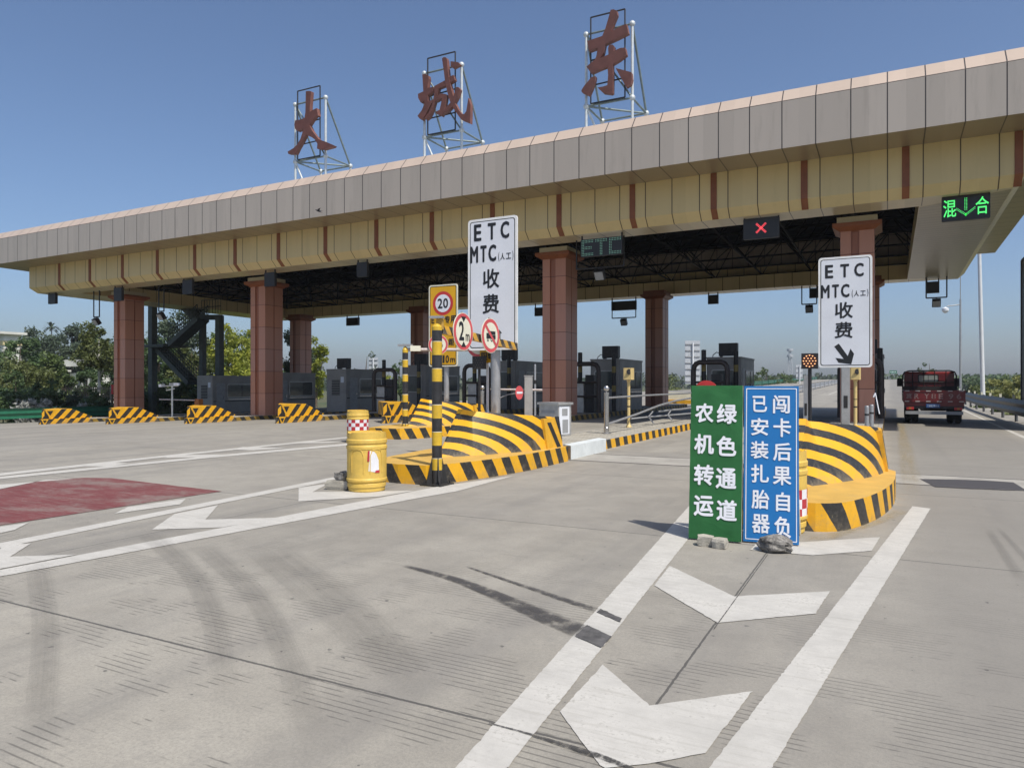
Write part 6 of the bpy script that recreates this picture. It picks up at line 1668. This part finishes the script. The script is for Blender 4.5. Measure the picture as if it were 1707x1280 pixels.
b = MB(); b.box(A.x + .6, Bq.x, A.y, A.y + 7, -1.2, z(622), "plaster_white"); wl = b.build("wall", t)
b = MB(); b.box(A.x, Bq.x, A.y - .5, A.y + 7, z(611), z(600), "plaster_white"); b.build("parapet", t)
b = MB(); b.box(A.x - 1.0, A.x + 1.6, A.y - 2.0, A.y - .4, z(620), z(617), "plaster_white"); b.build("canopy", t)
for k in range(4):
    b = MB(); b.box(A.x + .9 + k * 1.4, A.x + 1.8 + k * 1.4, A.y - .05, A.y - .01, z(644), z(628), "booth_glass"); b.build("window", wl)
A = at_d(108, 640, 60); Bq = at_d(186, 640, 60); t = thing("iron_fence", "dark iron railing before the low white house", "fence", (A.x, A.y, -1.2))
b = MB()
for h in (1.15, .5): b.tube((A.x, A.y, h), (Bq.x, Bq.y, h), .04, "steel_dark", n=4)
for k in range(27):
    q = A.lerp(Bq, k / 26); b.tube((q.x, q.y, -1.2), (q.x, q.y, 1.35), .028, "steel_dark", n=4)
b.build("railing", t)
# mast dressed as a palm
p = at_d(86, 640, 190); top = EYE + (640 - 541) * 190 / FPX
t = thing("palm_mast", "slim mast dressed as a palm tree above the dark trees", "palm mast", (p.x, p.y, 0))
b = MB(); b.tube((p.x, p.y, -1), (p.x, p.y, top), .22, "steel_grey_paint", .16, 8); b.build("pole", t)
b = MB(); rnd = random.Random(3)
for k in range(34):
    a = rnd.uniform(0, 6.28); el = rnd.uniform(-.25, .9); L = rnd.uniform(1.6, 2.6)
    d = Vector((math.cos(a) * math.cos(el), math.sin(a) * math.cos(el), math.sin(el))); o = Vector((p.x, p.y, top - .9 + rnd.uniform(-.5, .5))); e1 = o + d * L * .6; e2 = o + d * L + Vector((0, 0, -.6)); s = d.cross(Vector((0, 0, 1))).normalized() * .28
    b.face([o - s * .4, o + s * .4, e1 + s, e1 - s], "leaf_blue", [(0, 0)] * 4); b.face([e1 - s, e1 + s, e2 + s * .2, e2 - s * .2], "leaf_blue", [(0, 0)] * 4)
b.build("crown", t)
p = at_d(187, 640, 50); t = thing("red_flag", "small red cloth on a short pole beside the first front column", "flag", (p.x, p.y, -1))
b = MB(); b.tube((p.x - .14, p.y, -1.0), (p.x - .14, p.y, 1.55), .02, "steel_grey_paint", n=6); b.build("pole", t)
b = MB(); b.grid([[(p.x - .13 + .06 * i, p.y + .03 * math.sin(i * 1.7 + j), 1.5 - .16 * j) for i in range(6)] for j in range(5)], "sign_red"); b.build("cloth", t)
# a swallow crossing before the fascia
p = at_d(531, 352, 15); t = thing("bird", "small dark bird in flight before the grey fascia", "bird", tuple(p))
b = MB(); ax = Vector((CS, SN, 0)); up = Vector((0, 0, 1)); n = Vector((-SN, CS, 0))
fwd = (ax * -.8 + up * .35).normalized(); rows = []
for s, r in ((-.075, .002), (-.055, .010), (-.02, .018), (.02, .016), (.06, .007), (.085, .002)):
    c = p - fwd * s; sd2 = n; u2 = fwd.cross(sd2).normalized(); rows.append([c + (sd2 * math.cos(k * math.pi / 4) + u2 * math.sin(k * math.pi / 4)) * r for k in range(8)])
b.grid(rows, "bird_black", close=True)
for sg in (-1, 1):
    w = (n * sg * .8 + up * .45 + fwd * -.2).normalized()
    r0, r1, m0, tip = p + fwd * .03, p - fwd * .02, p + w * .06 + fwd * .015, p + w * .14 - fwd * .05
    b.face([r0, m0, tip, p + w * .06 - fwd * .03, r1], "bird_black")
b.face([p - fwd * .06, p - fwd * .12 + n * .02, p - fwd * .09, p - fwd * .12 - n * .02], "bird_black")
b.build("body", t)

# ------------------------------------------------------------------ thin summer haze over the plain
k = NT("haze_air"); k.t.nodes.remove(k.b)
pv = k.n('ShaderNodeVolumePrincipled'); pv.inputs['Density'].default_value = HAZE; pv.inputs['Color'].default_value = (0.86, 0.90, 0.96, 1); pv.inputs['Anisotropy'].default_value = 0.2
k.link(pv.outputs[0], k.t.nodes['Material Output'].inputs['Volume'])
b = MB(); b.box(-1600, 1600, -1600, 1600, -2.4, 55, "haze_air"); tag(b.build("haze"), kind='stuff')
